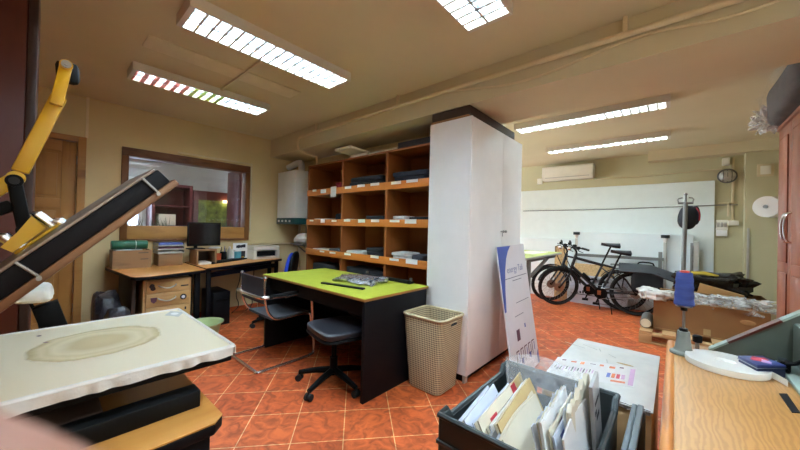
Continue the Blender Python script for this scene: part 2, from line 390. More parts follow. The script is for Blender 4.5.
def build(mb, name, m, parent=None, label=None, sharp=32, smooth=True):
    bm = mb.bm; bmesh.ops.remove_doubles(bm, verts=bm.verts, dist=1e-6); bmesh.ops.recalc_face_normals(bm, faces=bm.faces)
    me = bpy.data.meshes.new(name); bm.to_mesh(me); bm.free()
    off = OFF.get(parent.name, V((0, 0, 0))) if parent is not None else None
    if parent is None:
        co = [v.co for v in me.vertices]
        mn = [min(c[i] for c in co) for i in range(3)]; mx = [max(c[i] for c in co) for i in range(3)]
        off = V(((mn[0]+mx[0])/2, (mn[1]+mx[1])/2, mn[2]))
    me.transform(Matrix.Translation(-off))
    for p in me.polygons: p.use_smooth = smooth
    if smooth: me.set_sharp_from_angle(angle=math.radians(sharp))
    me.materials.append(M[m])
    o = bpy.data.objects.new(name, me); COL.objects.link(o)
    if parent is None: o.location = off; OFF[o.name] = off
    else: o.parent = parent; OFF[o.name] = off
    if label: o['label'] = label
    return o
def thing(name, label, cat, loc=(0, 0, 0), group=None):
    o = bpy.data.objects.new(name, None); COL.objects.link(o); o.location = loc; o.empty_display_size = .05
    o['label'] = label; o['category'] = cat
    if group: o['group'] = group
    OFF[o.name] = V(loc); return o
def tag(o, label, cat, group=None):
    o['label'] = label; o['category'] = cat
    if group: o['group'] = group
    return o
def single(mb, name, m, label, cat, group=None, **k): return tag(build(mb, name, m, None, **k), label, cat, group)
def struct(mb, name, m, parent=None, **k):
    o = build(mb, name, m, parent, **k)
    if parent is None: o['kind'] = 'structure'
    return o
def dup(root, label=None, group=None):
    r = root.copy(); COL.objects.link(r)
    if label: r['label'] = label
    if group: r['group'] = group
    for ch in list(root.children):
        c = ch.copy(); COL.objects.link(c); c.parent = r
        for g in list(ch.children):
            d = g.copy(); COL.objects.link(d); d.parent = c
    return r
def text_mesh(body, size, mat4, name, m, parent=None, ext=.0006, align='CENTER'):
    cu = bpy.data.curves.new('txt', 'FONT'); cu.body = body; cu.size = size; cu.extrude = ext; cu.align_x = align; cu.align_y = 'CENTER'; cu.resolution_u = 3
    o = bpy.data.objects.new('txt', cu); COL.objects.link(o); bpy.context.view_layer.update()
    me = bpy.data.meshes.new_from_object(o.evaluated_get(bpy.context.evaluated_depsgraph_get()))
    bpy.data.objects.remove(o); bpy.data.curves.remove(cu); me.transform(mat4)
    mb = MB(); mb.bm.from_mesh(me); bpy.data.meshes.remove(me); return build(mb, name, m, parent, smooth=False)
def frame4(o, x, y):           # matrix with origin o, x axis, y axis
    x = V(x).normalized(); y = V(y).normalized(); z = x.cross(y); o = V(o)
    return Matrix(((x.x, y.x, z.x, o.x), (x.y, y.y, z.y, o.y), (x.z, y.z, z.z, o.z), (0, 0, 0, 1)))

# ================================================================== SETTING
X0, X1, Y0, Y1, ZC = -1.7, 6.8, -1.35, 4.9, 2.65
YB = -1.35
struct(MB().box((X0-.2, YB-.2, -.1), (X1+.2, 8.2, 0)), 'floor', 'tile')
struct(MB().box((X0-.2, YB-.2, ZC), (X1+.2, 8.2, ZC+.1)), 'ceiling', 'ceil')
WX0, WX1, WZ0, WZ1 = .605, 2.083, 1.053, 2.17          # window opening incl. frame
DX0, DX1, DZ = -.62, .31, 2.205                          # door opening incl. frame
wb = MB()
wb.box((X0-.2, Y1, 0), (DX0, Y1+.15, ZC)); wb.box((DX0, Y1, DZ), (DX1, Y1+.15, ZC)); wb.box((DX1, Y1, 0), (WX0, Y1+.15, ZC))
wb.box((WX0, Y1, 0), (WX1, Y1+.15, WZ0)); wb.box((WX0, Y1, WZ1), (WX1, Y1+.15, ZC)); wb.box((WX1, Y1, 0), (3.05, Y1+.15, ZC))
struct(wb, 'wall_back', 'wall')
struct(MB().box((2.92, 1.76, 0), (3.05, Y1, 2.37)), 'wall_middle', 'wall')
struct(MB().box((X1, YB-.2, 0), (X1+.15, 5.2, ZC)), 'wall_far', 'wallfar')
wr = MB(); FX0, FX1, FZ0, FZ1 = 3.5, 6.3, .95, 2.35
wr.box((3.05, 4.9, 0), (FX0, 5.05, ZC)); wr.box((FX1, 4.9, 0), (X1, 5.05, ZC)); wr.box((FX0, 4.9, 0), (FX1, 5.05, FZ0)); wr.box((FX0, 4.9, FZ1), (FX1, 5.05, ZC))
struct(wr, 'wall_recess', 'wallfar')
wn = MB(); wn.box((FX0, 4.93, FZ0), (FX0+.06, 5.0, FZ1)); wn.box((FX1-.06, 4.93, FZ0), (FX1, 5.0, FZ1)); wn.box((4.87, 4.93, FZ0), (4.93, 5.0, FZ1)); wn.box((FX0, 4.93, FZ0), (FX1, 5.0, FZ0+.06)); wn.box((FX0, 4.93, FZ1-.06), (FX1, 5.0, FZ1))
w4 = struct(wn, 'added_window_4', 'board2'); struct(MB().box((FX0, 5.02, FZ0), (FX1, 5.04, FZ1)), 'window_pane', 'addeddayfar', w4)  # added glowing window, out of view, to light the far room
# unseen window added to the right-hand wall behind the camera, for its light
wr = MB(); RX0, RX1, RZ0, RZ1 = -1.3, 1.5, .95, 2.3
wr.box((X0-.2, YB-.15, 0), (RX0, YB, ZC)); wr.box((RX1, YB-.15, 0), (X1, YB, ZC)); wr.box((RX0, YB-.15, 0), (RX1, YB, RZ0)); wr.box((RX0, YB-.15, RZ1), (RX1, YB, ZC))
struct(wr, 'wall_right', 'wallfar')
wn = MB(); wn.box((RX0, YB-.1, RZ0), (RX0+.06, YB-.02, RZ1)); wn.box((RX1-.06, YB-.1, RZ0), (RX1, YB-.02, RZ1)); wn.box((.07, YB-.1, RZ0), (.13, YB-.02, RZ1)); wn.box((RX0, YB-.1, RZ0), (RX1, YB-.02, RZ0+.06)); wn.box((RX0, YB-.1, RZ1-.06), (RX1, YB-.02, RZ1))
w3 = struct(wn, 'added_window_3', 'board2'); struct(MB().box((RX0, YB-.14, RZ0), (RX1, YB-.12, RZ1)), 'window_pane', 'addedday', w3)
struct(MB().box((X0-.15, YB, 0), (X0, Y1, ZC)), 'wall_left', 'wall')
struct(MB().box((2.40, YB, 2.372), (3.05, Y1, ZC)), 'trim_1', 'ceil')            # ceiling beam
db = onX(648, 161, 6.58)
struct(MB().box((6.58, YB, db.z), (X1, db.y, ZC)), 'trim_2', 'ceil')         # drop beam on far wall
struct(MB().box((6.67, YB, 0), (X1, onX(745, 200, 6.67).y, db.z-.002)), 'trim_3', 'wallfar')         # pier under it
struct(MB().box((DX1-.01, Y1-.02, DZ+.0), (DX1+.012, Y1, ZC)), 'trim_4', 'pipe')    # upright strip over the door
struct(MB().box((DX1, Y1-.012, 0), (2.5, Y1, .07)), 'baseboard_back', 'tile')
# interior window with its frame
wf = MB(); fw = .07
wf.box((WX0, Y1-.03, WZ1-.10), (WX1, Y1+.13, WZ1), .006)
win = struct(wf, 'window_1', 'winwood')
g = MB(); g.box((WX0, Y1-.03, WZ0), (WX0+.065, Y1+.13, WZ1-.1), .006); g.box((WX1-.065, Y1-.03, WZ0), (WX1, Y1+.13, WZ1-.1), .006)
struct(g, 'window_jamb', 'winwoodv', win)
g = MB(); g.box((WX0+.065, Y1-.02, WZ0+.03), (WX1-.065, Y1+.13, WZ0+.19), .004); struct(g, 'window_board', 'winboard', win)
g = MB(); g.box((WX0+.065, Y1-.03, WZ0), (WX1-.065, Y1+.13, WZ0+.03), .004); struct(g, 'window_sill', 'winwood', win)
g = MB(); g.box((WX0+.065, Y1+.05, WZ0+.19), (WX1-.065, Y1+.056, WZ1-.1)); struct(g, 'window_pane', 'glass', win)
# door at the left
d = MB(); d.box((DX1-.065, Y1-.02, 0), (DX1, Y1+.13, DZ), .005); d.box((DX0, Y1-.02, 0), (DX0+.065, Y1+.13, DZ), .005); d.box((DX0+.065, Y1-.02, DZ-.06), (DX1-.065, Y1+.13, DZ), .005)
door = struct(d, 'door_1', 'pine2')
dl, dr = DX0+.07, DX1-.07; dm = (dl+dr)/2
lf = MB()
for a, b in ((dl, dl+.11), (dm-.05, dm+.05), (dr-.11, dr)): lf.box((a, Y1+.02, .02), (b, Y1+.06, DZ-.065), .004)
struct(lf, 'door_stile', 'pine', door)
lf = MB()
for z0, z1 in ((.02, .22), (.80, .92), (1.42, 1.52), (DZ-.18, DZ-.065)):
    for a, b in ((dl+.11, dm-.05), (dm+.05, dr-.11)): lf.box((a, Y1+.02, z0), (b, Y1+.06, z1), .004)
struct(lf, 'door_rail', 'pine2', door)
lf = MB()
for z0, z1 in ((.22, .80), (.92, 1.42), (1.52, DZ-.18)):
    for a, b in ((dl+.11, dm-.05), (dm+.05, dr-.11)):
        lf.box((a, Y1+.035, z0), (b, Y1+.05, z1)); lf.box((a+.03, Y1+.027, z0+.03), (b-.03, Y1+.04, z1-.03), .006)
struct(lf, 'door_panel', 'pine', door)
lf = MB(); lf.cyl((dr-.055, Y1+.02, 1.05), (dr-.055, Y1-.04, 1.05), .011); lf.cyl((dr-.055, Y1-.035, 1.05), (dr-.17, Y1-.035, 1.05), .009); struct(lf, 'door_handle', 'steel', door)
lf = MB(); 
for z in (.3, 1.1, 1.9): lf.cyl((dr+.004, Y1+.0, z), (dr+.004, Y1+.0, z+.09), .008)
struct(lf, 'door_hinge', 'steel', door)
# the room beyond the window
struct(MB().box((X0, 8.0, 0), (4.6, 8.15, ZC)), 'wall_neighbour', 'innerwall')
struct(MB().box((X0-.15, 5.05, 0), (X0, 8.0, ZC)), 'wall_neighbour_left', 'innerwall')
struct(MB().box((4.6, 5.05, 0), (4.75, 8.15, ZC)), 'wall_neighbour_right', 'innerwall')
a = onY(126, 172, 7.98); b = onY(137, 236, 7.98)
nw = MB(); nw.box((a.x-.25, 7.93, .05), (a.x-.2, 8.0, 2.1)); nw.box((b.x, 7.93, .05), (b.x+.06, 8.0, 2.1)); nw.box((a.x-.25, 7.93, 2.1), (b.x+.06, 8.0, 2.16))
n2 = struct(nw, 'window_2', 'board2'); struct(MB().box((a.x-.2, 7.98, .05), (b.x, 7.99, 2.1)), 'window_pane', 'sky', n2)
struct(MB().box((1.35, 7.55, 0), (1.42, 8.0, 2.0)).box((1.98, 7.55, 0), (2.05, 8.0, 2.0)).box((1.42, 7.9, 0), (1.98, 8.0, 2.0)), 'trim_5', 'maroon') if 0 else None
# ---- things seen through the window
t = thing('display_cabinet', 'maroon open display cabinet in the room behind the window', 'cabinet', (1.7, 7.75, 0))
build(MB().box((1.38, 7.5, 0), (1.43, 7.98, 2.0)).box((2.0, 7.5, 0), (2.05, 7.98, 2.0)).box((1.43, 7.93, 0), (2.0, 7.98, 2.0)).box((1.38, 7.5, 2.0), (2.05, 7.98, 2.05)), 'carcass', 'maroon', t)
for z in (.4, .8, 1.2, 1.6): build(MB().box((1.43, 7.52, z), (2.0, 7.93, z+.025)), 'shelf_board', 'maroon', t)
single(MB().box((1.5, 7.55, 1.225), (1.78, 7.8, 1.45), .01), 'storage_box', 'paper2', 'pale box on a shelf of the maroon display cabinet behind the window', 'box')
a = onY(189, 192, 7.5); b = onY(219, 240, 7.5)
t = thing('poster_cabinet', 'maroon cabinet with a yellow green picture behind the window', 'cabinet', (2.35, 7.75, 0))
build(MB().box((2.07, 7.52, 0), (2.95, 7.98, 1.97)), 'carcass', 'maroon', t)
build(MB().box((2.16, 7.505, .9), (2.86, 7.519, 1.78)), 'picture', 'poster', t)
build(MB().box((2.62, 7.44, 1.74), (2.8, 7.50, 1.80), .01), 'lamp', 'glow', t)
t = thing('wardrobe', 'dark maroon wardrobe at right behind the window', 'wardrobe', (2.75, 6.4, 0))
build(MB().box((2.42, 6.15, 0), (3.3, 6.7, 2.3), .005), 'carcass', 'maroon', t)
build(MB().box((2.43, 6.13, .08), (2.84, 6.149, 2.28), .003), 'door', 'maroon', t); build(MB().box((2.86, 6.13, .08), (3.29, 6.149, 2.28), .003), 'door', 'maroon', t)
random.seed(4)
struct(MB().box((.3, 5.3, 0), (2.4, 5.6, .98)), 'trim_6', 'innerwall')
for i, (x, lab) in enumerate(((.75, 'left clump of grassy leaves behind the window beside the bright glass door'), (1.1, 'middle clump of grassy leaves behind the window left of the monitor'), (1.95, 'right clump of dark grassy leaves behind the window right of the monitor'))):
    mb = MB()
    for k in range(46):
        a = random.uniform(0, 2*PI); r = random.uniform(.02, .13); h = random.uniform(.14, .34); bx = x+random.uniform(-.14, .14)
        mb.tube([(bx, 5.45, 1.03), (bx+.5*r*math.cos(a), 5.45+.4*r*math.sin(a), 1.03+h*.6), (bx+r*math.cos(a), 5.45+.6*r*math.sin(a), 1.03+h)], [.006, .005, .001], 4)
    t = thing('potted_grass', lab, 'plant', (x, 5.45, .98), 'grassy plants behind the window')
    build(mb, 'leaves', 'grassg', t); build(MB().box((x-.17, 5.37, .98), (x+.17, 5.53, 1.04), .01), 'planter', 'brownsofa', t)
# ================================================================== CEILING LIGHTS
def light(label, c, L, W, H, along='x', tubes=2, film=False, lit=True):
    # c = centre of the fixture's open underside
    t = thing('ceiling_light', label, 'light', c, 'fluorescent ceiling fixtures')
    OFF[t.name] = V((0, 0, 0)); hl, hw = L/2, W/2
    def B(mb, n, m, lb=None):
        if along == 'y': mb.bm.transform(Matrix.Rotation(PI/2, 4, 'Z'))
        return build(mb, n, m, t, lb)
    mb = MB(); e = .012
    mb.box((-hl, -hw, H-.01), (hl, hw, H)); mb.box((-hl, -hw, 0), (hl, -hw+e, H-.01)); mb.box((-hl, hw-e, 0), (hl, hw, H-.01))
    mb.box((-hl, -hw+e, 0), (-hl+e*2, hw-e, H-.01)); mb.box((hl-e*2, -hw+e, 0), (hl, hw-e, H-.01)); B(mb, 'housing', 'housing')
    for f0, f1, m, lb in (((0, .36, 'louvrepink', 'pink tinted reflector'), (.36, .62, 'louvregreen', 'yellow green tinted reflector'), (.62, 1, 'lampin', None)) if film else ((0, 1, 'lampin', None),)):
        l_ = 2*hl-4*e; B(MB().box((-hl+e*2+l_*f0, -hw+e, H-.016), (-hl+e*2+l_*f1, hw-e, H-.0105)), 'reflector', m, lb)
    for k in range(tubes):
        y = 0 if tubes == 1 else (-hw*.48 if k == 0 else hw*.48)
        B(MB().cyl((-hl+.05, y, H*.58), (hl-.05, y, H*.58), .014, seg=12), 'tube', 'tube' if along == 'x' else 'tubefar')
    n = int(L/.075); p = (L-4*e)/n; groups = {}
    for k in range(n):
        m = 'louvre'
        if film: m = 'louvrepink' if k < n*.36 else ('louvregreen' if k < n*.62 else 'louvre')
        mb = groups.setdefault(m, MB()); x = -hl+2*e+p*(k if k else .04)
        for s in ((-1, 1) if tubes == 2 else (0,)):
            ya, yb = ((-hw+e, -.002) if s < 0 else (.002, hw-e)) if s else (-hw+e, hw-e)
            mb.prism([(x-.001, .028), (x+.001, .028), (x+.006, .002), (x-.006, .002)], 'xz', ya, yb)
    sb = MB()
    fb = {}
    for k in range(n+1):
        x = -hl+2*e+p*k
        fm = None if not film else ('filmpink' if k <= n*.36 else ('filmgreen' if k <= n*.62 else None))
        if fm: xa = max(x-.018, -hl+2*e); fb.setdefault(fm, MB()).face(((xa, -hw+e, .0), (xa, hw-e, .0), (x+.018, hw-e, .0), (x+.018, -hw+e, .0)))
        else: sb.box((x-.007, -hw+e, -.0005), (x+.007, hw-e, .0015))
    for fm, q_ in fb.items(): B(q_, 'film_strip', fm, 'pink film strips' if fm == 'filmpink' else 'yellow green film strips')
    if tubes == 2: sb.box((-hl+2*e, -.007, -.0005), (hl-2*e, .007, .0015))
    B(sb, 'grid', 'housing')
    if tubes == 2: groups['louvre'].box((-hl+2*e, -.0015, .002), (hl-2*e, .0015, .03))
    for m, mb in groups.items(): B(mb, 'louvre', m, {'louvrepink': 'pink tinted louvre cells', 'louvregreen': 'yellow green tinted louvre cells'}.get(m))
    return t
HZ = .073
light('twin tube ceiling light nearest the window wall with pink and yellow cells', (1.075, 3.585, ZC-HZ), 1.19, .275, HZ, film=True)
light('large twin tube ceiling light in the middle of the left ceiling, all white', (1.16, 2.31, ZC-HZ), 1.22, .29, HZ)
light('twin tube ceiling light cut off by the top edge of the photo', (1.205, .885, ZC-HZ), 1.22, .29, HZ)
light('longer narrow ceiling strip light just beyond the beam', (4.06, .81, ZC-HZ), 1.52, .21, HZ, 'y', 1)
light('narrow ceiling strip light nearest the air conditioner', (5.46, .83, ZC-HZ), 1.54, .19, HZ, 'y', 1)
light('added unseen ceiling light behind the photographer', (1.2, -.62, ZC-HZ), 1.22, .29, HZ)  # extra fixture added out of view to brighten the foreground
light('ceiling light in the room behind the window, nearer one', (1.0, 6.0, ZC-HZ), 1.22, .29, HZ)
light('added ceiling light in the room behind the window, farther one', (1.2, 7.1, ZC-HZ), 1.22, .29, HZ)  # second fixture, added to brighten the room beyond the window
# ceiling access strip, its trunking
pts = [onZ(x, y, ZC) for x, y in ((140.5, 43), (150.6, 35.6), (302.5, 92), (287.5, 98))]
xa, xb = (pts[0].x+pts[1].x)/2, (pts[2].x+pts[3].x)/2; ya, yb = sorted(((pts[0].y+pts[3].y)/2, (pts[1].y+pts[2].y)/2))
single(MB().box((xa, ya, ZC-.008), (xb, yb, ZC), .003), 'ceiling_panel', 'ceilpatch', 'pale flush strip panel on the ceiling between two lights', 'panel')
p, q = onZ(222, 89, ZC-.01), onZ(261, 64, ZC-.01)
single(MB().box((p.x-.012, q.y-.05, ZC-.024), (p.x+.012, 3.44, ZC-.0085), .003), 'cable_trunking', 'trunk', 'short cream trunking on ceiling leading to the pink and yellow light', 'trunking')
# pipe under the ceiling along the beam
XP = 2.372
a = onX(299, 137.5, XP); b = onX(297, 147, XP); c = onZ(303, 152.5, 2.345); d = onX(316, 157, 2.78)
t = thing('ceiling_pipe', 'beige painted pipe running along the ceiling beam', 'pipe', (XP, 2, 2.5))
zs = onX(615, 38, XP).z
build(MB().tube([(XP, YB, zs), (XP, .3, zs), (XP, 2.2, a.z+.005), (XP, a.y-.12, a.z), a, b, c, (d.x, d.y+.02, d.z+.02), (d.x, d.y-.03, d.z-.02), (d.x, d.y-.03, 2.152)], .019, 10, smooth=2), 'pipe', 'pipe', t)
for y in (.25, 2.15, 3.6): build(MB().box((XP-.008, y-.012, zs+.0), (XP+.02, y+.012, ZC), .002), 'bracket', 'pipe', t)
cp = [onX(x, y, 2.385) for x, y in ((440, 93), (470, 88.5), (505, 86), (545, 75), (590, 55), (625, 41), (665, 29), (725, 19), (775, 2), (830, -22))]
single(MB().tube(cp, .009, 6, smooth=2), 'loose_cable', 'pipe', 'loose beige cable sagging along the pipe on the beam', 'cable')
# ================================================================== BACK WALL
tr = MB(); x1 = onY(251, 165, Y1).x; zt = onY(251.5, 164.5, Y1).z; x0 = onY(178, 152, Y1).x; zb = onY(250, 232, Y1).z
tr.box((x0, Y1-.018, zt-.012), (x1+.02, Y1, zt+.012), .003); tr.box((x1-.004, Y1-.018, zb), (x1+.02, Y1, zt-.012), .003)
single(tr, 'cable_trunking', 'trunk', 'white trunking running above and down the right of the wooden window', 'trunking')
# boiler
BX, BXB = 2.5, 2.905
p = onX(278, 173, BX); q = onX(296, 172, BX); r = onX(277.5, 224, BX); s_ = onX(296, 218.3, BX)
t = thing('gas_boiler', 'white wall hung gas boiler with teal control panel', 'boiler', (2.7, (p.y+q.y)/2, r.z))
build(MB().box((BX, q.y, r.z+.10), (BXB, p.y, p.z), .012), 'casing', 'enamel', t)
build(MB().box((BX-.006, q.y+.002, r.z), (BXB, p.y-.002, r.z+.098), .008), 'control_panel', 'teal', t, 'dark teal control strip')
for k in range(4): build(MB().cyl((BX-.02, p.y-.09-.11*k, r.z+.05), (BX-.004, p.y-.09-.11*k, r.z+.05), .016), 'knob', 'white', t)
fy = (p.y+q.y)/2-.06
build(MB().tube([(2.72, fy, p.z-.01), (2.72, fy, p.z+.06), (2.72, fy, p.z+.14), (2.72, fy+.06, p.z+.18), (2.72, 4.895, p.z+.13)], .05, 14, smooth=2), 'flue', 'enamel', t)
t = thing('water_pipes', 'thin pipes dropping down the wall under the white boiler', 'pipe', (2.85, 4.5, .3))
for k, y in enumerate((4.32, 4.42, 4.52)): build(MB().tube([(2.84, y, r.z-.005), (2.86, y+.02, r.z-.15), (2.88, y, .62), (2.88, y, .32)], .011, 8, smooth=1), 'pipe', 'grsteel' if k != 1 else 'pipe', t)
p1 = onX(285, 222, 2.86)
single(MB().tube([(2.86, 4.75, r.z-.004), (2.87, 4.75, .8), (2.87, 4.75, .05)], .014, 8), 'drain_pipe', 'pipe', 'cream pipe running down the corner below the boiler', 'pipe')
single(MB().tube([(2.14, 4.885, .985), (2.5, 4.885, .985), (2.84, 4.885, .985)], .012, 8), 'wall_pipe', 'pipe', 'horizontal pipe along the wall behind the white printer', 'pipe')
# wall bracket with white bag beside shelf
t = thing('wall_bracket', 'small metal wall bracket under a white plastic bag beside boiler', 'bracket', (2.7, 4.1, .9))
build(MB().beam((2.91, 4.12, 1.0), (2.5, 4.12, 1.0), .02, .015).beam((2.91, 4.12, .72), (2.55, 4.12, 1.0), .015, .015).beam((2.91, 4.3, 1.0), (2.5, 4.3, 1.0), .02, .015).beam((2.52, 4.1, .999), (2.52, 4.32, .999), .02, .012).beam((2.91, 4.3, .72), (2.55, 4.3, 1.0), .015, .015), 'arms', 'grsteel', t)
build(MB().box((2.48, 4.05, 1.008), (2.9, 4.36, 1.02)), 'shelf_plate', 'grsteel', t)
single(MB().blob((2.62, 4.17, 1.10), (.15, .17, .075), .3, 8, 3, .8, fine=.6, flatbottom=True), 'plastic_bag', 'silverbag', 'crumpled white plastic bag on the bracket between boiler and shelves', 'bag')
# ================================================================== DESKS
def leg_panel(mb, a, b): mb.box(a, b, .004)
t = thing('office_desk', 'left office desk with orange wood top and black edge', 'desk', (.9, 4.35, 0))
zt = .765; poly = [(.49, 4.88), (.575, 3.92), (.60, 3.86), (.70, 3.825), (1.25, 4.02), (1.25, 4.88)]
build(MB().prism(poly, 'xy', zt-.004, zt), 'desktop', 'desk', t)
build(MB().prism(poly, 'xy', zt-.035, zt-.0045, .004), 'edge', 'black', t, 'thick black edge band')
build(MB().box((.60, 4.0, 0), (.63, 4.8, zt-.036), .003), 'side_panel', 'brownsofa', t)
for y in (4.1, 4.78): build(MB().box((1.17, y, 0), (1.22, y+.05, zt-.036), .004), 'leg', 'black', t)
build(MB().box((.63, 4.80, .25), (1.17, 4.82, zt-.036)), 'modesty_panel', 'black', t)
t = thing('office_desk', 'right office desk carrying the monitor and the printer', 'desk', (1.85, 4.6, 0))
zr = .775; poly = [(1.262, 4.88), (1.262, 4.06), (2.46, 4.56), (2.46, 4.88)]
build(MB().prism(poly, 'xy', zr-.004, zr), 'desktop', 'desk', t)
build(MB().prism(poly, 'xy', zr-.035, zr-.0045, .004), 'edge', 'black', t, 'thick black edge band')
build(MB().beam((1.30, 4.16, zr-.10), (2.40, 4.61, zr-.10), .02, .06).beam((1.3, 4.84, zr-.09), (2.4, 4.84, zr-.09), .02, .09), 'frame_rail', 'black', t)
for x, y in ((1.30, 4.14), (2.38, 4.60), (1.30, 4.82), (2.38, 4.82)): build(MB().box((x, y, 0), (x+.045, y+.045, zr-.036), .004), 'leg', 'black', t)
# drawer pedestal
pa = onY(143.5, 280, 3.98); pb = onY(192, 276, 3.98)
t = thing('drawer_pedestal', 'pale wood drawer pedestal with curved handles under the left desk', 'drawers', ((pa.x+pb.x)/2, 4.2, 0))
build(MB().box((pa.x, 4.0, .05), (pb.x, 4.5, .70), .004), 'carcass', 'ltwood', t)
zz = .685; hs = (.125, .14, .14, .2)
for k, h in enumerate(hs):
    dd = build(MB().box((pa.x+.025, 3.985, zz-h+.006), (pb.x-.02, 3.999, zz), .003), 'drawer', 'ltwood', t)
    xm = (pa.x+pb.x)/2-.01; zm = zz-h*.45
    build(MB().tube([(xm-.075, 3.984, zm+.012), (xm-.068, 3.955, zm+.005), (xm, 3.945, zm-.022), (xm+.068, 3.955, zm+.005), (xm+.075, 3.984, zm+.012)], .007, 8, smooth=2), 'handle', 'alu', dd)
    if k == 0: build(MB().blob((pa.x+.075, 3.983, zm), (.026, .0015, .03), .5, 30, 2), 'sticker', 'ink', dd); build(MB().box((pb.x-.10, 3.982, zm-.018), (pb.x-.03, 3.985, zm-.004)), 'sticker', 'ink', dd)
    if k == 1: build(MB().cyl((pb.x-.075, 3.985, zm), (pb.x-.075, 3.981, zm), .03), 'sticker', 'ink', dd); build(MB().cyl((pb.x-.075, 3.982, zm), (pb.x-.075, 3.980, zm), .018, seg=6), 'sticker', 'paperb', dd); build(MB().prism([(pa.x+.06, zm+.025), (pa.x+.115, zm+.025), (pa.x+.11, zm-.015), (pa.x+.088, zm-.035), (pa.x+.065, zm-.015)], 'xz', 3.982, 3.985), 'sticker', 'inkm', dd)
    if k == 2: build(MB().box((pa.x+.06, 3.982, zm-.01), (pa.x+.13, 3.985, zm+.03)), 'sticker', 'alu', dd); build(MB().box((pb.x-.06, 3.982, zm), (pb.x-.045, 3.985, zm+.03)), 'sticker', 'ink', dd)
    zz -= h
build(MB().box((pa.x+.03, 4.03, .0), (pb.x-.03, 4.47, .05)), 'plinth', 'black', t)
# things on the left desk
a = onZ(113, 267.5, zt); b = onZ(151, 265.5, zt); yb_ = 4.60
t = thing('storage_box', 'brown wood look storage box with blue paper inside on left desk', 'box', ((a.x+b.x)/2, yb_+.13, zt))
zq = onY(113, 251, yb_).z; bx0, bx1 = onY(112.5, 260, yb_).x, onY(151.5, 260, yb_).x
mb = MB(); e = .012
mb.box((bx0, yb_, zt), (bx1, yb_+e, zq)); mb.box((bx0, yb_+.25, zt), (bx1, yb_+.25+e, zq)); mb.box((bx0, yb_+e, zt), (bx0+e, yb_+.25, zq)); mb.box((bx1-e, yb_+e, zt), (bx1, yb_+.25, zq)); mb.box((bx0+e, yb_+e, zt), (bx1-e, yb_+.25, zt+.012))
build(mb, 'box_body', 'boxwood', t)
for dz, w2 in ((.018, .09), (.09, .07)): build(MB().box((bx1-.03-w2, yb_-.0015, zq-dz-.016), (bx1-.03, yb_, zq-dz-.008)), 'print', 'ink', t)
single(MB().box((bx0+.03, yb_+.03, zt+.013), (bx1-.08, yb_+.24, zq+.008), .002), 'paper_stack', 'paperb', 'stack of bluish paper standing in the brown box on left desk', 'paper')
rz = zq+.012+.045
t = thing('rolled_sacks', 'dark green roll of plastic sacks lying on the brown box', 'roll', ((bx0+bx1)/2, yb_+.15, zq+.01))
mb = MB(); mb.lathe([(.02, -.16), (.046, -.158), (.05, -.15), (.05, .15), (.046, .158), (.02, .16)], (0, 0, 0), 24)
mb.bm.transform(Matrix.Translation(((bx0+bx1)/2-.02, yb_+.07, zq+.010+.05)) @ Matrix.Rotation(PI/2, 4, 'Y')); build(mb, 'roll', 'greenroll', t)
build(MB().torus(((bx0+bx1)/2+.03, yb_+.07, zq+.060), (1, 0, 0), .0505, .003, 24, 6), 'tie', 'clothw', t)
# letter tray stack on a small box
ya = yb_+.03; cx0, cx1 = onY(158.5, 260, ya).x, onY(182.5, 260, ya).x
t = thing('document_box', 'small pale wood box under the clear letter trays', 'box', ((cx0+cx1)/2, ya+.12, zt))
zq2 = onY(160, 254, ya).z
build(MB().box((cx0, ya, zt), (cx1, ya+.25, zq2), .004), 'box_body', 'boxwood', t)
t = thing('letter_tray', 'three tier clear letter tray with papers on left desk', 'letter tray', ((cx0+cx1)/2, ya+.12, zq2))
z = zq2+.001; dz = (onY(160, 242.5, ya).z-zq2)/3
for k in range(3):
    mb = MB(); mb.box((cx0-.01, ya-.01, z), (cx1+.015, ya+.25, z+.004)); mb.box((cx0-.01, ya-.01, z+.004), (cx0-.006, ya+.25, z+dz-.01)); mb.box((cx1+.011, ya-.01, z+.004), (cx1+.015, ya+.25, z+dz-.01)); mb.box((cx0-.01, ya-.01, z+.004), (cx1+.015, ya-.006, z+.014))
    build(mb, 'tray', 'alu', t); z += dz
z = zq2+.001
for k, (m, lb) in enumerate((('paper', 'white papers in the lowest letter tray'), ('inkm', 'dark red folder in the middle letter tray'), ('inkb', 'blue and white papers in the top letter tray'))):
    single(MB().box((cx0, ya, z+.005), (cx1, ya+.24, z+.02+.008*k), .002), 'paper_stack', m, lb, 'paper', 'papers in the letter tray'); z += dz
single(MB().blob(((cx0+cx1)/2, ya+.14, z+.018), ((cx1-cx0)/2*1.05, .13, .02), .3, 9, 5, .5, fine=.5, flatbottom=True), 'plastic_wallet', 'paperb', 'crumpled blue white plastic wallet on top of letter tray', 'wallet') if 0 else None
# bags under the desk left
single(MB().blob((.60-.16, 4.25, .29), (.10, .22, .29), .16, 7, 2, .5, fine=.5, flatbottom=True), 'shopping_bag', 'bagprint', 'black and white patterned bag left of left desk on the floor, the larger', 'bag')
single(MB().blob((.48, 3.88, .24), (.09, .10, .24), .16, 8, 9, .5, fine=.5, flatbottom=True), 'shopping_bag', 'bagprint', 'smaller patterned bag in front of the left desk side panel', 'bag')
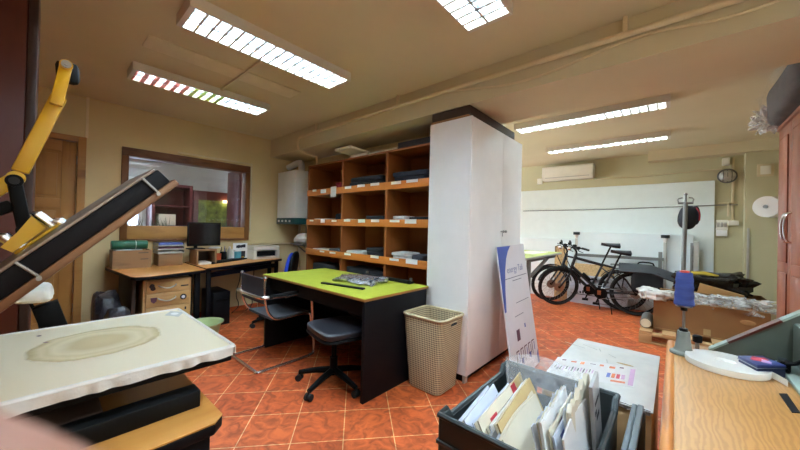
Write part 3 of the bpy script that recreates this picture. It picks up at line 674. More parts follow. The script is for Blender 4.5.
# riser + monitor
yr = 4.42; a = onY(184, 250, yr); b = onY(217, 250, yr); zt2 = onY(195, 250, yr).z
t = thing('monitor_riser', 'brown wooden monitor riser on the right desk', 'stand', ((a.x+b.x)/2, yr+.13, zr))
ax, bx = max(a.x, 1.27), b.x
build(MB().box((ax, yr, zt2-.018), (bx, yr+.3, zt2), .003), 'top', 'boxwood', t)
for x in (ax, bx-.018): build(MB().box((x, yr, zr), (x+.018, yr+.3, zt2-.0185), .002), 'side', 'boxwood', t)
build(MB().box((ax+.018, yr+.28, zr), (bx-.018, yr+.3, zt2-.0185)), 'back', 'brownsofa', t)
single(MB().box((ax+.02, yr+.02, zt2-.06), (ax+.16, yr+.2, zt2-.03)), 'paper_stack', 'paper', 'white papers under the monitor riser', 'paper') if 0 else None
single(MB().box((ax+.03, yr-.01, zr+.001), (ax+.16, yr+.22, zr+.03), .002), 'paper_stack', 'paper', 'white paper block tucked under the brown monitor riser', 'paper')
ym = yr+.14; m0, m1 = onY(188, 222, ym), onY(220.5, 245.5, ym)
t = thing('monitor', 'black flat monitor on the wooden riser below the window', 'monitor', ((m0.x+m1.x)/2, ym, zt2))
build(MB().box((m0.x, ym, m1.z), (m1.x, ym+.03, m0.z), .006), 'bezel', 'blackp', t)
build(MB().box((m0.x+.012, ym-.002, m1.z+.018), (m1.x-.012, ym+.001, m0.z-.012)), 'screen', 'screen', t)
xm = m0.x+.10
build(MB().box((xm-.02, ym+.03, zt2+.012), (xm+.02, ym+.05, m1.z+.1), .003), 'stand_neck', 'blackp', t)
build(MB().box((xm-.09, ym-.04, zt2), (xm+.09, ym+.11, zt2+.013), .004), 'stand_foot', 'blackp', t)
mp = onZ(208, 249, zt2+.01)
single(MB().blob((xm+.2, ym-.03, zt2+.014), (.07, .04, .014), .05, 3, 1, .8, flatbottom=True), 'computer_mouse', 'white', 'white mouse on the wooden riser beside monitor foot', 'mouse')
# keyboard, pots, cards, printer
ka, kb = onZ(208, 262.5, zr+.02), onZ(243, 257.5, zr+.02)
t = thing('keyboard', 'black keyboard on the right desk in front of the pots', 'keyboard', ((ka.x+kb.x)/2, (ka.y+kb.y)/2, zr))
dv = (kb-ka); dv.z = 0; L = dv.length; ang = math.atan2(dv.y, dv.x)
def rotbox(mb, c, L, W, z0, z1, ang, bev=.003): return mb.box((c.x-L/2, c.y-W/2, z0), (c.x+L/2, c.y+W/2, z1), bev, (0, 0, ang))
kc = (ka+kb)/2; rotbox(kb2 := MB(), kc, L, .14, zr, zr+.018, ang); build(kb2, 'case', 'blackp', t)
mb = MB(); ux = V((math.cos(ang), math.sin(ang), 0)); uy = V((-ux.y, ux.x, 0))
for i in range(14):
    for j in range(5): rotbox(mb, kc+ux*((i-6.5)*L/15)+uy*((j-2)*.024), L/19, .017, zr+.018, zr+.024, ang, .001)
build(mb, 'keys', 'black', t)
def deskpt(px, py):
    p = onZ(px, py, zr)
    if p.y > 4.80: p = onY(px, py, 4.80)
    return V((p.x, p.y, zr))
def pot(px, py, r, h, m, label, pens, name='pen_pot', cat='pen pot'):
    p = deskpt(px, py); t = thing(name, label, cat, (p.x, p.y, zr))
    mb = MB(); mb.lathe([(r*.9, 0), (r, .004), (r, h), (r-.004, h), (r-.004, .006)], (p.x, p.y, zr), 20); build(mb, 'cup', m, t)
    for k in range(pens):
        a = 2.4*k; build(MB().cyl((p.x+.3*r*math.cos(a), p.y+.3*r*math.sin(a), zr+.008), (p.x+.8*r*math.cos(a), p.y+.8*r*math.sin(a), zr+h+.05+.015*(k % 3)), .004, seg=8), 'pen', ('ink', 'blackp', 'inkb')[k % 3], t)
    return t
pot(218, 257.6, .04, .10, 'orange', 'orange brown pen pot right of the monitor riser', 2)
pot(223.5, 256.6, .04, .12, 'blackp', 'black pen pot full of pens right of the orange pot', 5)
def bottle(px, py, r, h, m, label, capm='white', name='bottle', cat='bottle'):
    p = deskpt(px, py); t = thing(name, label, cat, (p.x, p.y, zr))
    build(MB().lathe([(r*.8, 0), (r, .006), (r, h*.72), (r*.5, h*.86), (r*.4, h*.88)], (p.x, p.y, zr), 18), 'body', m, t)
    build(MB().cyl((p.x, p.y, zr+h*.875), (p.x, p.y, zr+h), r*.45), 'cap', capm, t)
bottle(229.5, 255.8, .03, .19, 'alu', 'tall grey spray bottle on desk behind the pen pots')
bottle(232.5, 255.6, .03, .15, 'paper', 'white bottle between grey bottle and turquoise tub')
p = deskpt(237, 255.3); t = thing('tub', 'turquoise and white tub on the right desk', 'tub', (p.x, p.y, zr))
build(MB().lathe([(.05, 0), (.055, .005), (.055, .12)], (p.x, p.y, zr)), 'body', 'tealc', t); build(MB().lathe([(.057, .121), (.057, .145), (.05, .15)], (p.x, p.y, zr)), 'lid', 'paper', t)
p = deskpt(244, 254.5); t = thing('desk_calendar', 'white standing card with dark print left of printer', 'card', (p.x, p.y, zr))
zc1 = onY(244, 243, p.y).z; c0, c1 = onY(236.5, 250, p.y+.05).x, onY(247.3, 250, p.y).x
build(MB().box((c1-.2, p.y, zr), (c1, p.y+.012, zc1)), 'card', 'paper', t)
build(MB().box((c1-.13, p.y-.002, zr+.03), (c1-.03, p.y, zr+.12)), 'print', 'ink', t); build(MB().blob((c1-.10, p.y-.002, zc1-.05), (.06, .0015, .02), .8, 30, 3), 'print', 'ink', t)
for px, m, lb in ((240.5, 'redp', 'small red ball ornament in front of the white card'), (242.8, 'yell2', 'small yellow ball ornament in front of the white card')):
    p = deskpt(px, 258.0); single(MB().sph((p.x, p.y, zr+.022), (.02, .02, .022), 12), 'ornament', m, lb, 'ornament')
p = deskpt(234, 258.6); single(MB().box((p.x-.07, p.y-.015, zr), (p.x+.07, p.y+.03, zr+.07), .006), 'desk_organiser', 'blackp', 'low black organiser behind the keyboard', 'organiser')
yp = 4.60; a = onY(249.5, 245, yp); b = onY(277, 245, yp); zp = onY(262, 246, yp).z
t = thing('printer', 'white laser printer at the end of right desk', 'printer', ((a.x+b.x)/2, yp+.13, zr))
ax, bx = a.x+.06, 2.44
mb = MB(); mb.box((ax, yp, zp-.07), (bx, yp+.27, zp), .015); mb.box((ax, yp, zr+.002), (ax+.05, yp+.27, zp-.07), .004); mb.box((bx-.05, yp, zr+.002), (bx, yp+.27, zp-.07), .004); mb.box((ax+.05, yp+.10, zr+.002), (bx-.05, yp+.27, zp-.07)); mb.box((ax+.05, yp, zr+.002), (bx-.05, yp+.1, zr+.035), .003)
build(mb, 'casing', 'applwhite', t); build(MB().box((ax+.055, yp+.03, zr+.045), (bx-.055, yp+.098, zp-.085)), 'paper_slot', 'black', t)
build(MB().prism([(ax+.08, zr+.036), (bx-.08, zr+.036), (bx-.08, zr+.04), (ax+.08, zr+.04)], 'xz', yp-.02, yp+.05), 'paper_tray', 'paper', t)
p = deskpt(251.5, 258.5); single(MB().blob((p.x, p.y, zr+.018), (.05, .03, .018), .05, 3, 1, .8, flatbottom=True), 'computer_mouse', 'blackp', 'black mouse in front of the white printer', 'mouse')
# under the right desk
t = thing('computer_tower', 'black computer tower on floor under the right desk', 'computer', (1.55, 4.55, 0))
build(MB().box((1.44, 4.34, 0), (1.64, 4.78, .42), .006), 'case', 'black', t); build(MB().box((1.47, 4.335, .3), (1.61, 4.34, .33)), 'drive_slot', 'blackp', t)
for k, (x, lb) in enumerate(((1.95, 'black cable hanging behind the right desk, left one'), (2.15, 'black cable hanging behind the right desk near the printer'))):
    single(MB().tube([(x, 4.86, .70), (x+.03, 4.865, .5), (x-.05, 4.86, .25), (x+.02, 4.84, .08), (x-.12, 4.78, .012)], .006, 6, smooth=2), 'cable', 'black', lb, 'cable')
rim = onZ(216, 321, .22)
t = thing('plastic_basin', 'pale green plastic basin on the floor behind the press', 'basin', (rim.x, rim.y, 0))
build(MB().lathe([(.11, 0), (.12, .004), (.165, .20), (.185, .22), (.19, .215), (.19, .225), (.155, .215), (.105, .012)], (rim.x-.11, rim.y+.03, 0), 32), 'bowl', 'basin', t)
# ================================================================== SHELVES
SX, SXB = 2.5, 2.90; SY0, SY1 = 1.775, 3.955; dv1, dv2 = 3.175, 2.403
t = thing('pigeonhole_shelf', 'tall orange brown pigeonhole shelf unit with paper labelled rails', 'shelf', (2.7, 2.85, 0))
ztop = 2.14
rails = [1.715, 1.305, .895, .475]
for y0, y1 in ((SY1-.025, SY1), (dv1-.015, dv1+.015), (dv2-.015, dv2+.015), (SY0, SY0+.025)): build(MB().box((SX, y0, 0), (SXB, y1, ztop-.02)), 'upright', 'shelfv', t)
build(MB().box((SX-.003, SY0, ztop-.02), (SXB, SY1, ztop)), 'top_board', 'shelf', t); build(MB().box((SXB, SY0, 0), (SXB+.01, SY1, ztop)), 'back_panel', 'shelf', t)
bays = ((dv1+.0155, SY1-.0255), (dv2+.0155, dv1-.0155), (SY0+.0255, dv2-.0155))
ri = 0
for z in rails:
    for (y0, y1) in bays:
        build(MB().box((SX+.018, y0, z), (SXB, y1, z+.02)), 'shelf_board', 'shelf', t)
    build(MB().box((SX-.012, SY0, z-.004), (SX-.0005, SY1, z+.078), .002), 'rail', 'shelfrail', t)
LB = [  # pixel x, y of paper labels on the rails, width (m), height
 (0, 314.5, 190.6, .09, .028), (0, 323.3, 191.2, .12, .05), (0, 348, 187.5, .12, .03), (0, 361, 185.8, .13, .03), (0, 374.8, 184.3, .14, .03), (0, 396, 182.8, .14, .03), (0, 412, 180.9, .15, .03),
 (1, 311.5, 220.6, .09, .02), (1, 322.7, 221, .09, .05), (1, 334, 220.9, .1, .022), (1, 347, 220.4, .12, .03), (1, 361.5, 221, .12, .04), (1, 375, 220.8, .13, .03), (1, 394.5, 221, .14, .025), (1, 410.5, 221.4, .15, .045),
 (2, 322, 251.5, .1, .02), (2, 332.5, 252.8, .12, .022), (2, 347.5, 254.2, .12, .025), (2, 374.5, 256.8, .13, .03), (2, 394, 259.6, .13, .025), (2, 411.5, 261.6, .15, .05)]
for (r_, px, py, w_, h_) in LB:
    p = onX(px, py, SX-.013); build(MB().box((SX-.0145, p.y-w_/2, p.z-h_/2), (SX-.0122, p.y+w_/2, p.z+h_/2)), 'paper_label', 'paper', t)
p = onX(333, 191.5, SX-.03); single(MB().box((SX-.024, p.y-.05, p.z-.07), (SX-.016, p.y+.06, p.z+.065), .002), 'white_rag', 'white_cloth', 'white rag hanging over the top left shelf rail', 'cloth')
def pile(label, px0, px1, pyt, row, m, seed, layers=3, name='folded_garment', depth=.26, x0=2.53, group='folded garments in the shelves'):
    zb = rails[row]+.0205; a = onX(px0, pyt, x0+.03); b = onX(px1, pyt, x0+.03); zt_ = max(a.z, zb+.05)
    y1, y0 = max(a.y, b.y), min(a.y, b.y)
    for (q0, q1) in bays:
        if q0 < (y0+y1)/2 < q1: y0 = max(y0, q0+.012); y1 = min(y1, q1-.012)
    mb = MB(); h = (zt_-zb)/layers; rnd = random.Random(seed)
    for k in range(layers):
        j = rnd.uniform(0, .025)
        mb.blob((x0+depth/2+j*.5, (y0+y1)/2+rnd.uniform(-.004, .004), zb+h*(k+.5)), (depth/2-j, (y1-y0)/2*.94-j*.3, h*.56), .12, 8, seed+k, .28, 32, 12, fine=.4)
    bm = mb.bm
    for v in bm.verts: v.co.z = max(v.co.z, zb+.0005); v.co.y = min(max(v.co.y, y0-.01), y1+.01)
    return single(mb, name, m, label, 'garment', group)
pile('red garment at the right of top left pigeonhole', 336, 341.5, 183, 0, 'red_cloth', 3, 2)
pile('black garments filling the top middle pigeonhole', 348, 383.5, 178.5, 0, 'black_cloth', 5, 3)
pile('black garments filling the top right pigeonhole', 392, 430, 173.5, 0, 'navy_cloth', 8, 3)
pile('thin white garments in the left pigeonhole of second row', 309, 329, 218.6, 1, 'white_cloth', 11, 2)
pile('small dark garment in the left pigeonhole of second row', 335.5, 341.5, 214, 1, 'black_cloth', 13, 2)
pile('small white cloth in the middle pigeonhole of second row', 344, 352, 219.2, 1, 'white_cloth', 14, 1)
pile('flat dark garment in the middle pigeonhole of second row', 364, 384, 216, 1, 'black_cloth', 15, 2)
pile('white folded garments in the right pigeonhole of second row', 391, 406, 216, 1, 'white_cloth', 17, 3)
pile('flat dark garments in the right pigeonhole of second row', 408, 430, 217, 1, 'black_cloth', 18, 2)
pile('white garments in the left pigeonhole of third row', 310, 329, 248, 2, 'white_cloth', 21, 2)
pile('dark grey garment in the left pigeonhole of third row', 329.5, 341, 248.5, 2, 'grey_cloth', 22, 2)
pile('white garments in the middle pigeonhole of third row', 345.5, 365, 250, 2, 'white_cloth', 24, 2)
pile('black garments beside white ones in middle pigeonhole of third row', 366, 383.5, 247.5, 2, 'black_cloth', 26, 3)
pile('white garments stacked in the right pigeonhole of third row', 391, 409, 251.5, 2, 'white_cloth', 28, 3)
pile('grey white garment at the end of right pigeonhole of third row', 409.5, 424, 254.5, 2, 'grey_cloth', 29, 2)
pile('black garment in bottom left pigeonhole behind the green table', 310, 335, 262, 3, 'black_cloth', 31, 2)
pile('black garment in bottom middle pigeonhole behind the green table', 345, 384, 266, 3, 'black_cloth', 33, 3)
# on top of the shelf
a = onX(338, 149.5, 2.42); b = onX(352, 145.5, 2.42); c = onX(376, 152.8, 2.52)
t = thing('lamp_louvre', 'cream slatted lamp louvre lying on shelf top and jutting out', 'louvre', (2.6, 2.9, 2.14))
A, B_, C_ = V((2.40, 3.17, 2.225)), V((2.40, 2.86, 2.225)), V((2.86, 3.0, 2.165))
mb = MB()
for k in range(7):
    y = 3.15-.045*k; mb.beam((2.36, y, 2.235), (2.86, y-.08, 2.175), .012, .03)
mb.beam((2.37, 3.17, 2.233), (2.37, 2.86, 2.233), .006, .028); mb.beam((2.6, 3.13, 2.206), (2.6, 2.82, 2.206), .006, .028); mb.beam((2.855, 3.09, 2.175), (2.855, 2.78, 2.175), .006, .028)
build(mb, 'slats', 'paper2', t); build(MB().box((2.52, 2.75, ztop), (2.60, 3.05, ztop+.045), .003), 'batten', 'paper2', t)
single(MB().box((2.52, 2.27, ztop+.0005), (2.85, 2.72, ztop+.028), .003), 'spare_panel', 'paper2', 'cream flat panel on the shelf top right of louvre', 'panel')
single(MB().box((2.515, 1.79, ztop+.0005), (2.85, 2.26, ztop+.07), .003), 'dark_board', 'grey_cloth', 'dark grey board on the shelf top beside the white cabinet', 'board')
# ================================================================== CUTTING TABLE
TZ = .768; TX0, TX1, TY0, TY1 = 1.565, 2.355, 1.694, 3.29
t = thing('cutting_table', 'black panelled cutting table with lime green top', 'table', (1.97, 2.5, 0))
build(MB().box((TX0, TY0, TZ-.022), (TX1, TY1, TZ-.004), .002), 'tabletop', 'woodedge', t, 'tabletop with brown edge')
build(MB().box((TX0+.002, TY0+.002, TZ-.0035), (TX1-.002, TY1-.002, TZ)), 'green_surface', 'lime', t, 'lime green table surface')
for y in (TY0+.003, TY1-.07): build(MB().box((TX0+.006, y, 0), (TX1-.03, y+.03, TZ-.0225), .002), 'end_panel', 'black', t)
build(MB().box((TX0+.05, TY0+.043, TZ-.15), (TX0+.07, TY1-.071, TZ-.0225)), 'apron', 'black', t)
build(MB().box((TX1-.05, TY0+.043, .12), (TX1-.03, TY1-.071, TZ-.0225)), 'back_panel', 'black', t)
def tp(px, py): return onZ(px, py, TZ)
a, b = tp(322, 283.6), tp(364, 289.8)
single(MB().beam((a.x, a.y, TZ+.008), (b.x, b.y, TZ+.008), .035, .014, bev=.002), 'black_ruler', 'black', 'black ruler lying on lime table in front of the silver packet', 'ruler')
a, b, c = tp(341, 279.5), tp(383, 286), tp(357, 276)
ctr = (a+b)/2+V((.02, .02, 0)); L2 = (b-a).length/2*.9
mb = MB(); mb.blob((0, 0, .028), (L2, .13, .026), .35, 9, 4, .5, 36, 14, fine=1.0, flatbottom=True)
an = math.atan2((b-a).y, (b-a).x); mb.bm.transform(Matrix.Translation((ctr.x, ctr.y, TZ+.001)) @ Matrix.Rotation(an, 4, 'Z'))
single(mb, 'foil_packet', 'silver', 'crinkled silver and black film packet on the lime table', 'packet')
a, b = tp(370.5, 275.5), tp(419.5, 282.6)
t = thing('sealing_bar', 'long low black bar on the lime table beside shelf', 'bar', ((a.x+b.x)/2, (a.y+b.y)/2, TZ)); d_ = (b-a).normalized(); n_ = V((-d_.y, d_.x, 0))
o_ = V((-.05, 0, 0)) if (a.x+b.x)/2 > 2.3 else V((0, 0, 0)); a = V((min(a.x, 2.312), a.y, 0)); b = V((min(b.x, 2.312), b.y+.0, 0))
build(MB().beam((a.x, a.y, TZ+.012), (b.x, b.y, TZ+.012), .07, .022, bev=.003).beam((a.x-.02, a.y, TZ+.028), (b.x-.02, b.y, TZ+.028), .025, .012, bev=.002), 'bar', 'black', t)
for u in (.02, .98): p = a.lerp(b, u); build(MB().box((p.x-.012, p.y-.012, TZ+.023), (p.x+.012, p.y+.012, TZ+.055), .003), 'end_clip', 'steel', t)
# ================================================================== CHAIRS
t = thing('cantilever_chair', 'black and chrome cantilever armchair facing the lime table', 'chair', (1.55, 2.96, 0))
ya, yb2 = 2.69, 3.235; r = .014
fr = [(1.80, ya, .30), (1.82, ya, .06), (1.80, ya, r), (1.30, ya, r), (1.25, ya, r), (1.25, ya+.06, r), (1.25, yb2-.06, r), (1.25, yb2, r), (1.30, yb2, r), (1.80, yb2, r), (1.82, yb2, .06), (1.80, yb2, .30)]
build(MB().tube(fr, r, 10, smooth=2), 'floor_loop', 'chrome', t)
for y in (ya, yb2): build(MB().tube([(1.80, y, .29), (1.79, y, .45), (1.77, y, .62), (1.72, y, .645), (1.5, y, .635)], r, 10, smooth=2), 'front_upright', 'chrome', t)
build(MB().tube([(1.5, ya, .645), (1.33, ya, .65), (1.28, ya+.02, .652), (1.26, ya+.12, .66), (1.26, yb2-.12, .66), (1.28, yb2-.02, .652), (1.33, yb2, .65), (1.5, yb2, .645)], .017, 10, smooth=2), 'arm_loop', 'chrome', t)
for y in (ya+.03, yb2-.03):
    build(MB().tube([(1.315, y, .81), (1.315, y, .66), (1.34, y, .52), (1.40, y, .445), (1.46, y, .43), (1.76, y, .44), (1.79, y, .40), (1.795, y, .30)], .011, 10, smooth=2), 'seat_tube', 'chrome', t)
    build(MB().sph((1.315, y, .82), .018, 10), 'cap', 'chrome', t)
for y in (ya, yb2): build(MB().tube([(1.34, y, .652), (1.6, y, .664), (1.69, y, .66)], .019, 8, smooth=1, flat=.8), 'armrest', 'blackp', t)
build(MB().sheet(lambda u, v: (1.315+.015*u, ya+.03+(yb2-ya-.06)*v, .815-.23*u), 6, 8, .012), 'backrest', 'sling', t)
build(MB().sheet(lambda u, v: (1.39+.38*u, ya+.035+(yb2-ya-.07)*v, .45-.03*math.sin(PI*u)*math.sin(PI*v)), 8, 8, .02), 'seat', 'sling', t)
def star_base(t, cx, cy, R, ang0, col='blackp', zseat=.40):
    for k in range(5):
        a = ang0+2*PI*k/5; e = V((cx+R*math.cos(a), cy+R*math.sin(a), 0))
        leg = MB().tube([(cx, cy, .115), ((cx+e.x)/2, (cy+e.y)/2, .10), (e.x, e.y, .07)], [.030, .024, .018], 8); build(leg, 'base_arm', col, t)
        tx, ty = -math.sin(a), math.cos(a)
        c = MB(); 
        for s in (-1, 1): c.cyl((e.x+tx*s*.008, e.y+ty*s*.008, .026), (e.x+tx*s*.026, e.y+ty*s*.026, .026), .026, seg=16)
        c.cyl((e.x, e.y, .026), (e.x, e.y, .075), .008); build(c, 'caster', 'rubber', t)
    build(MB().cyl((cx, cy, .08), (cx, cy, .22), .032).cyl((cx, cy, .2), (cx, cy, zseat), .02), 'gas_lift', 'blackp', t)
cx, cy = 1.615, 2.105
t = thing('swivel_stool', 'black leatherette swivel chair on castors beside the lime table', 'chair', (cx, cy, 0))
star_base(t, cx, cy, .295, math.radians(196))
sa = math.radians(-12)
mb = MB(); mb.blob((0, 0, .052), (.21, .235, .032), .03, 5, 2, .42, 36, 16); mb.bm.transform(Matrix.Translation((cx-.0, cy-.05, .42)) @ Matrix.Rotation(sa, 4, 'Z')); build(mb, 'seat', 'leather', t)
mb = MB(); mb.blob((0, 0, 0), (.212, .237, .018), .01, 5, 2, .4, 36, 10); mb.bm.transform(Matrix.Translation((cx-.0, cy-.05, .435)) @ Matrix.Rotation(sa, 4, 'Z')); build(mb, 'seat_shell', 'blackp', t)
build(MB().box((cx-.1, cy-.07, .395), (cx+.1, cy+.07, .42), .006), 'seat_plate', 'blackm', t)
build(MB().tube([(cx+.05, cy, .405), (cx+.24, cy-.02, .40), (cx+.29, cy-.03, .46), (cx+.30, cy-.03, .56)], .018, 8, smooth=2), 'back_bracket', 'blackm', t)
mb = MB(); mb.blob((0, 0, 0), (.04, .2, .10), .03, 5, 7, .5); mb.bm.transform(Matrix.Translation((cx+.30, cy-.03, .58)) @ Matrix.Rotation(.35, 4, 'Y')); build(mb, 'backrest', 'leather', t)
# blue chair
cx, cy = 2.02, 3.93
t = thing('office_chair', 'blue and black office chair behind the lime table', 'chair', (cx, cy, 0))
star_base(t, cx, cy, .26, math.radians(176))
mb = MB(); mb.blob((cx-.02, cy, .46), (.23, .23, .05), .03, 5, 2, .45); build(mb, 'seat', 'chairblue', t); build(MB().box((cx-.1, cy-.07, .395), (cx+.1, cy+.07, .42), .006), 'seat_plate', 'blackm', t)
mb = MB(); mb.blob((0, 0, 0), (.035, .20, .23), .03, 5, 7, .75); mb.bm.transform(Matrix.Translation((cx+.165, cy-.075, .70)) @ Matrix.Rotation(math.radians(-42), 4, 'Z') @ Matrix.Rotation(.16, 4, 'Y')); build(mb, 'backrest', 'chairblue', t, 'royal blue back cushion')
mb = MB(); mb.blob((0, 0, 0), (.04, .205, .245), .02, 5, 7, .75); mb.bm.transform(Matrix.Translation((cx+.20, cy-.108, .705)) @ Matrix.Rotation(math.radians(-42), 4, 'Z') @ Matrix.Rotation(.16, 4, 'Y')); build(mb, 'back_shell', 'blackp', t, 'black back shell')
build(MB().tube([(cx+.05, cy, .405), (cx+.2, cy, .40), (cx+.25, cy, .5), (cx+.25, cy+.02, .6)], .02, 8, smooth=2), 'back_bracket', 'blackm', t)
# ================================================================== HAMPER
hx, hy = 2.165, 1.50
t = thing('laundry_hamper', 'beige woven laundry hamper between lime table and white cabinet', 'hamper', (hx, hy, 0))
def rrect(w, d, r, z, n=6):
    pts = []
    for cx_, cy_, a0 in ((w/2-r, d/2-r, 0), (-w/2+r, d/2-r, PI/2), (-w/2+r, -d/2+r, PI), (w/2-r, -d/2+r, 1.5*PI)):
        for k in range(n+1): a = a0+PI/2*k/n; pts.append(V((cx_+r*math.cos(a), cy_+r*math.sin(a), z)))
    return pts
def loft(mb, rings, closed_top=False, closed_bot=True, c=(0, 0, 0)):
    bm = mb.bm; c = V(c); R = [[bm.verts.new(p+c) for p in ring] for ring in rings]; n = len(R[0])
    for A, B in zip(R, R[1:]):
        for k in range(n): bm.faces.new((A[k], A[(k+1) % n], B[(k+1) % n], B[k]))
    if closed_bot: bm.faces.new(R[0][::-1])
    if closed_top: bm.faces.new(R[-1])
    return mb
HH = .60; w0, d0, w1, d1 = .285, .31, .35, .395
def ring(z, ins=0): k = z/HH; return rrect(w0+(w1-w0)*k-2*ins, d0+(d1-d0)*k-2*ins, .05, z)
mb = MB(); loft(mb, [ring(.015), ring(.05), ring(.2), ring(.35), ring(.5), ring(HH-.015), ring(HH-.015, .006), ring(.35, .006), ring(.03, .006)], closed_top=True, c=(hx, hy, 0)); build(mb, 'basket', 'weave', t)
rm = MB(); rm.tube([p+V((hx, hy, 0)) for p in ring(HH-.008)], .011, 8, closed=True); build(rm, 'rim', 'rattan', t)
for s in (-1, 1):
    hz = HH-.07; kk = hz/HH; yy = hy+s*((d0+(d1-d0)*kk)/2+.002); g = MB(); g.tube([(hx-.05, yy, hz), (hx-.05, yy, hz+.03), (hx+.05, yy, hz+.03), (hx+.05, yy, hz)], .006, 6, closed=True, smooth=1); build(g, 'handle_rim', 'rattan', t)
    build(MB().box((hx-.046, yy-.004, hz+.002), (hx+.046, yy+.003, hz+.027), .003), 'handle_slot', 'black_cloth', t)
build(MB().sheet(lambda u, v: (0, 0, 0), 1, 1) if 0 else loft(MB(), [rrect(.26, .285, .05, 0), rrect(.27, .295, .05, .014)], True, True, (hx, hy, 0)), 'foot', 'rattan', t)
# ================================================================== WHITE CABINET
CX0, CX1, CY0, CY1, CZ0, CZ1 = 2.362, 3.507, 1.29, 1.722, .065, 2.255
t = thing('tall_cabinet', 'tall white two door cabinet in the middle of the room', 'cabinet', (2.93, 1.5, 0))
build(MB().box((CX0, CY0+.02, CZ0), (CX1, CY1, CZ1), .002), 'carcass', 'cabwhite', t)
for xa_, xb_ in ((CX0, CX0+.018), (CX1-.018, CX1)): build(MB().box((xa_, CY0+.001, CZ0), (xb_, CY0+.0195, CZ1), .001), 'edge_band', 'cabedge', t)
xs = onY(502.5, 200, CY0).x
for a, b, hxx in ((CX0+.020, xs-.002, xs-.025), (xs+.002, CX1-.020, xs+.03)):
    dd = build(MB().box((a, CY0, CZ0+.004), (b, CY0+.0195, CZ1-.003), .0015), 'door', 'cabwhite', t)
    hz = onY(502, 231.5, CY0).z
    build(MB().cyl((hxx, CY0, hz), (hxx, CY0-.025, hz), .007).sph((hxx, CY0-.028, hz), .013, 12), 'knob', 'steel', dd)
hz = onY(502, 231.5, CY0).z
build(MB().cyl((xs-.012, CY0-.012, hz-.01), (xs-.012, CY0-.012, hz-.05), .004), 'key', 'steel', t)
build(MB().box((CX0+.03, CY0+.05, .0), (CX1-.03, CY1-.03, CZ0-.0005)), 'plinth', 'black', t)
for x, y in ((CX0+.005, CY0+.02), (CX1-.05, CY0+.02)): build(MB().box((x, y, 0), (x+.045, y+.025, CZ0-.0005), .002), 'foot', 'alu', t)
t = thing('brown_board', 'dark brown board stack lying on top of the white cabinet', 'board', (2.9, 1.5, CZ1))
build(MB().box((CX0+.01, CY0+.03, CZ1+.022), (CX1-.15, CY1-.01, CZ1+.10), .003), 'upper_board', 'brownsofa', t); build(MB().box((CX0+.005, CY0+.04, CZ1+.0005), (CX1-.17, CY1-.01, CZ1+.0215), .002), 'lower_board', 'card', t)
# banner board leaning on cabinet
TL, TR = onY(495.5, 247, 1.245), onY(522.2, 244, 1.245); BL, BR = V((2.70, 1.0, .012)), onZ(538.5, 362, .012)
BR = V((BR.x, BR.y, .012)); BL = BR+(TL-TR)*.96
t = thing('banner_board', 'pale grey printed board with blue corner leaning on white cabinet', 'board', ((BL.x+BR.x)/2, BL.y, 0))
def bp(u, v, lift=0):
    p = TL.lerp(TR, u).lerp(BL.lerp(BR, u), v); n = (TR-TL).cross(BL-TL).normalized(); n = n if n.y < 0 else -n; return p+n*lift
build(MB().quad((bp(0, 0), bp(1, 0), bp(1, 1), bp(0, 1)), .012), 'panel', 'bannerpaper', t)
LFT = .0075
def bpoly(uvs, name, m, th=.001, lift=.0):
    tb = MB(); vs = [tb.bm.verts.new(bp(u, v, .002+lift)) for u, v in uvs]; tb.bm.faces.new(vs); bmesh.ops.solidify(tb.bm, geom=list(tb.bm.faces), thickness=-.001 if 0 else .001); build(tb, name, m, t)
# which side of the quad did solidify fill? print lies on the outer face
cur = [(0, .004), (.46, .004), (.34, .05), (.255, .105), (.17, .2), (.10, .34), (.05, .5), (0, .5)]
FL = .0125; M['bannergrey'] = plain('grey banner lettering', '8688a2', .6); M['bannerline'] = plain('grey banner line', '77747c', .6)
def bq(uvs, m, name='print'):
    tb = MB(); f1 = [tb.bm.verts.new(bp(u, v, FL)) for u, v in uvs]; f2 = [tb.bm.verts.new(bp(u, v, FL+.001)) for u, v in uvs]; n = len(uvs)
    tb.bm.faces.new(f1[::-1]); tb.bm.faces.new(f2)
    for i in range(n): tb.bm.faces.new((f1[i], f1[(i+1) % n], f2[(i+1) % n], f2[i]))
    return build(tb, name, m, t, smooth=False)
bq(cur, 'bannerblue')
def brect(u0, v0, u1, v1, m): return bq([(u0, v0), (u1, v0), (u1, v1), (u0, v1)], m)
brect(.12, .262, .95, .268, 'bannerline'); brect(.38, .288, .72, .294, 'bannerline'); brect(.40, .465, .90, .470, 'bannerline'); brect(.3, .56, .62, .565, 'bannerline')
brect(.29, .66, .40, .74, 'inkm') ; brect(.60, .645, .64, .675, 'inkb')
ux = (TR-TL).normalized(); uy = (TL-BL).normalized()
text_mesh('energy Tali', .09, frame4(bp(.53, .20, FL), ux, uy), 'lettering', 'bannergrey', t, .001)
for k in range(5):
    u = .2+.145*k; brect(u, .80, u+.10, .808, 'inkm'); brect(u, .80, u+.016, .90, 'inkm'); brect(u+.085, .82, u+.10, .88, 'inkm' if k % 2 else 'inkb')
    if k in (1, 3): bq([(u+.016, .87), (u+.085, .87), (u+.07, .915), (u+.02, .90)], 'bannerblue')
bq([(.93, .93), (1.0, .89), (1.0, .995), (.94, .995)], 'bannerblue')
# ================================================================== FAR ROOM
BXF = X1-.035                                             # face of the big board
a = onX(522, 191, BXF); b = onX(715, 181, BXF)
t = thing('wall_board', 'large white board fixed on the far wall above the bicycles', 'board', (X1-.02, (a.y+b.y)/2+.4, .35))
zs = onX(590, 208.5, BXF).z
build(MB().box((BXF, b.y, .35), (X1-.001, 3.2, zs-.002)), 'lower_panel', 'board', t); build(MB().box((BXF, b.y, zs+.002), (X1-.001, 3.2, (a.z+b.z)/2)), 'upper_panel', 'board', t)
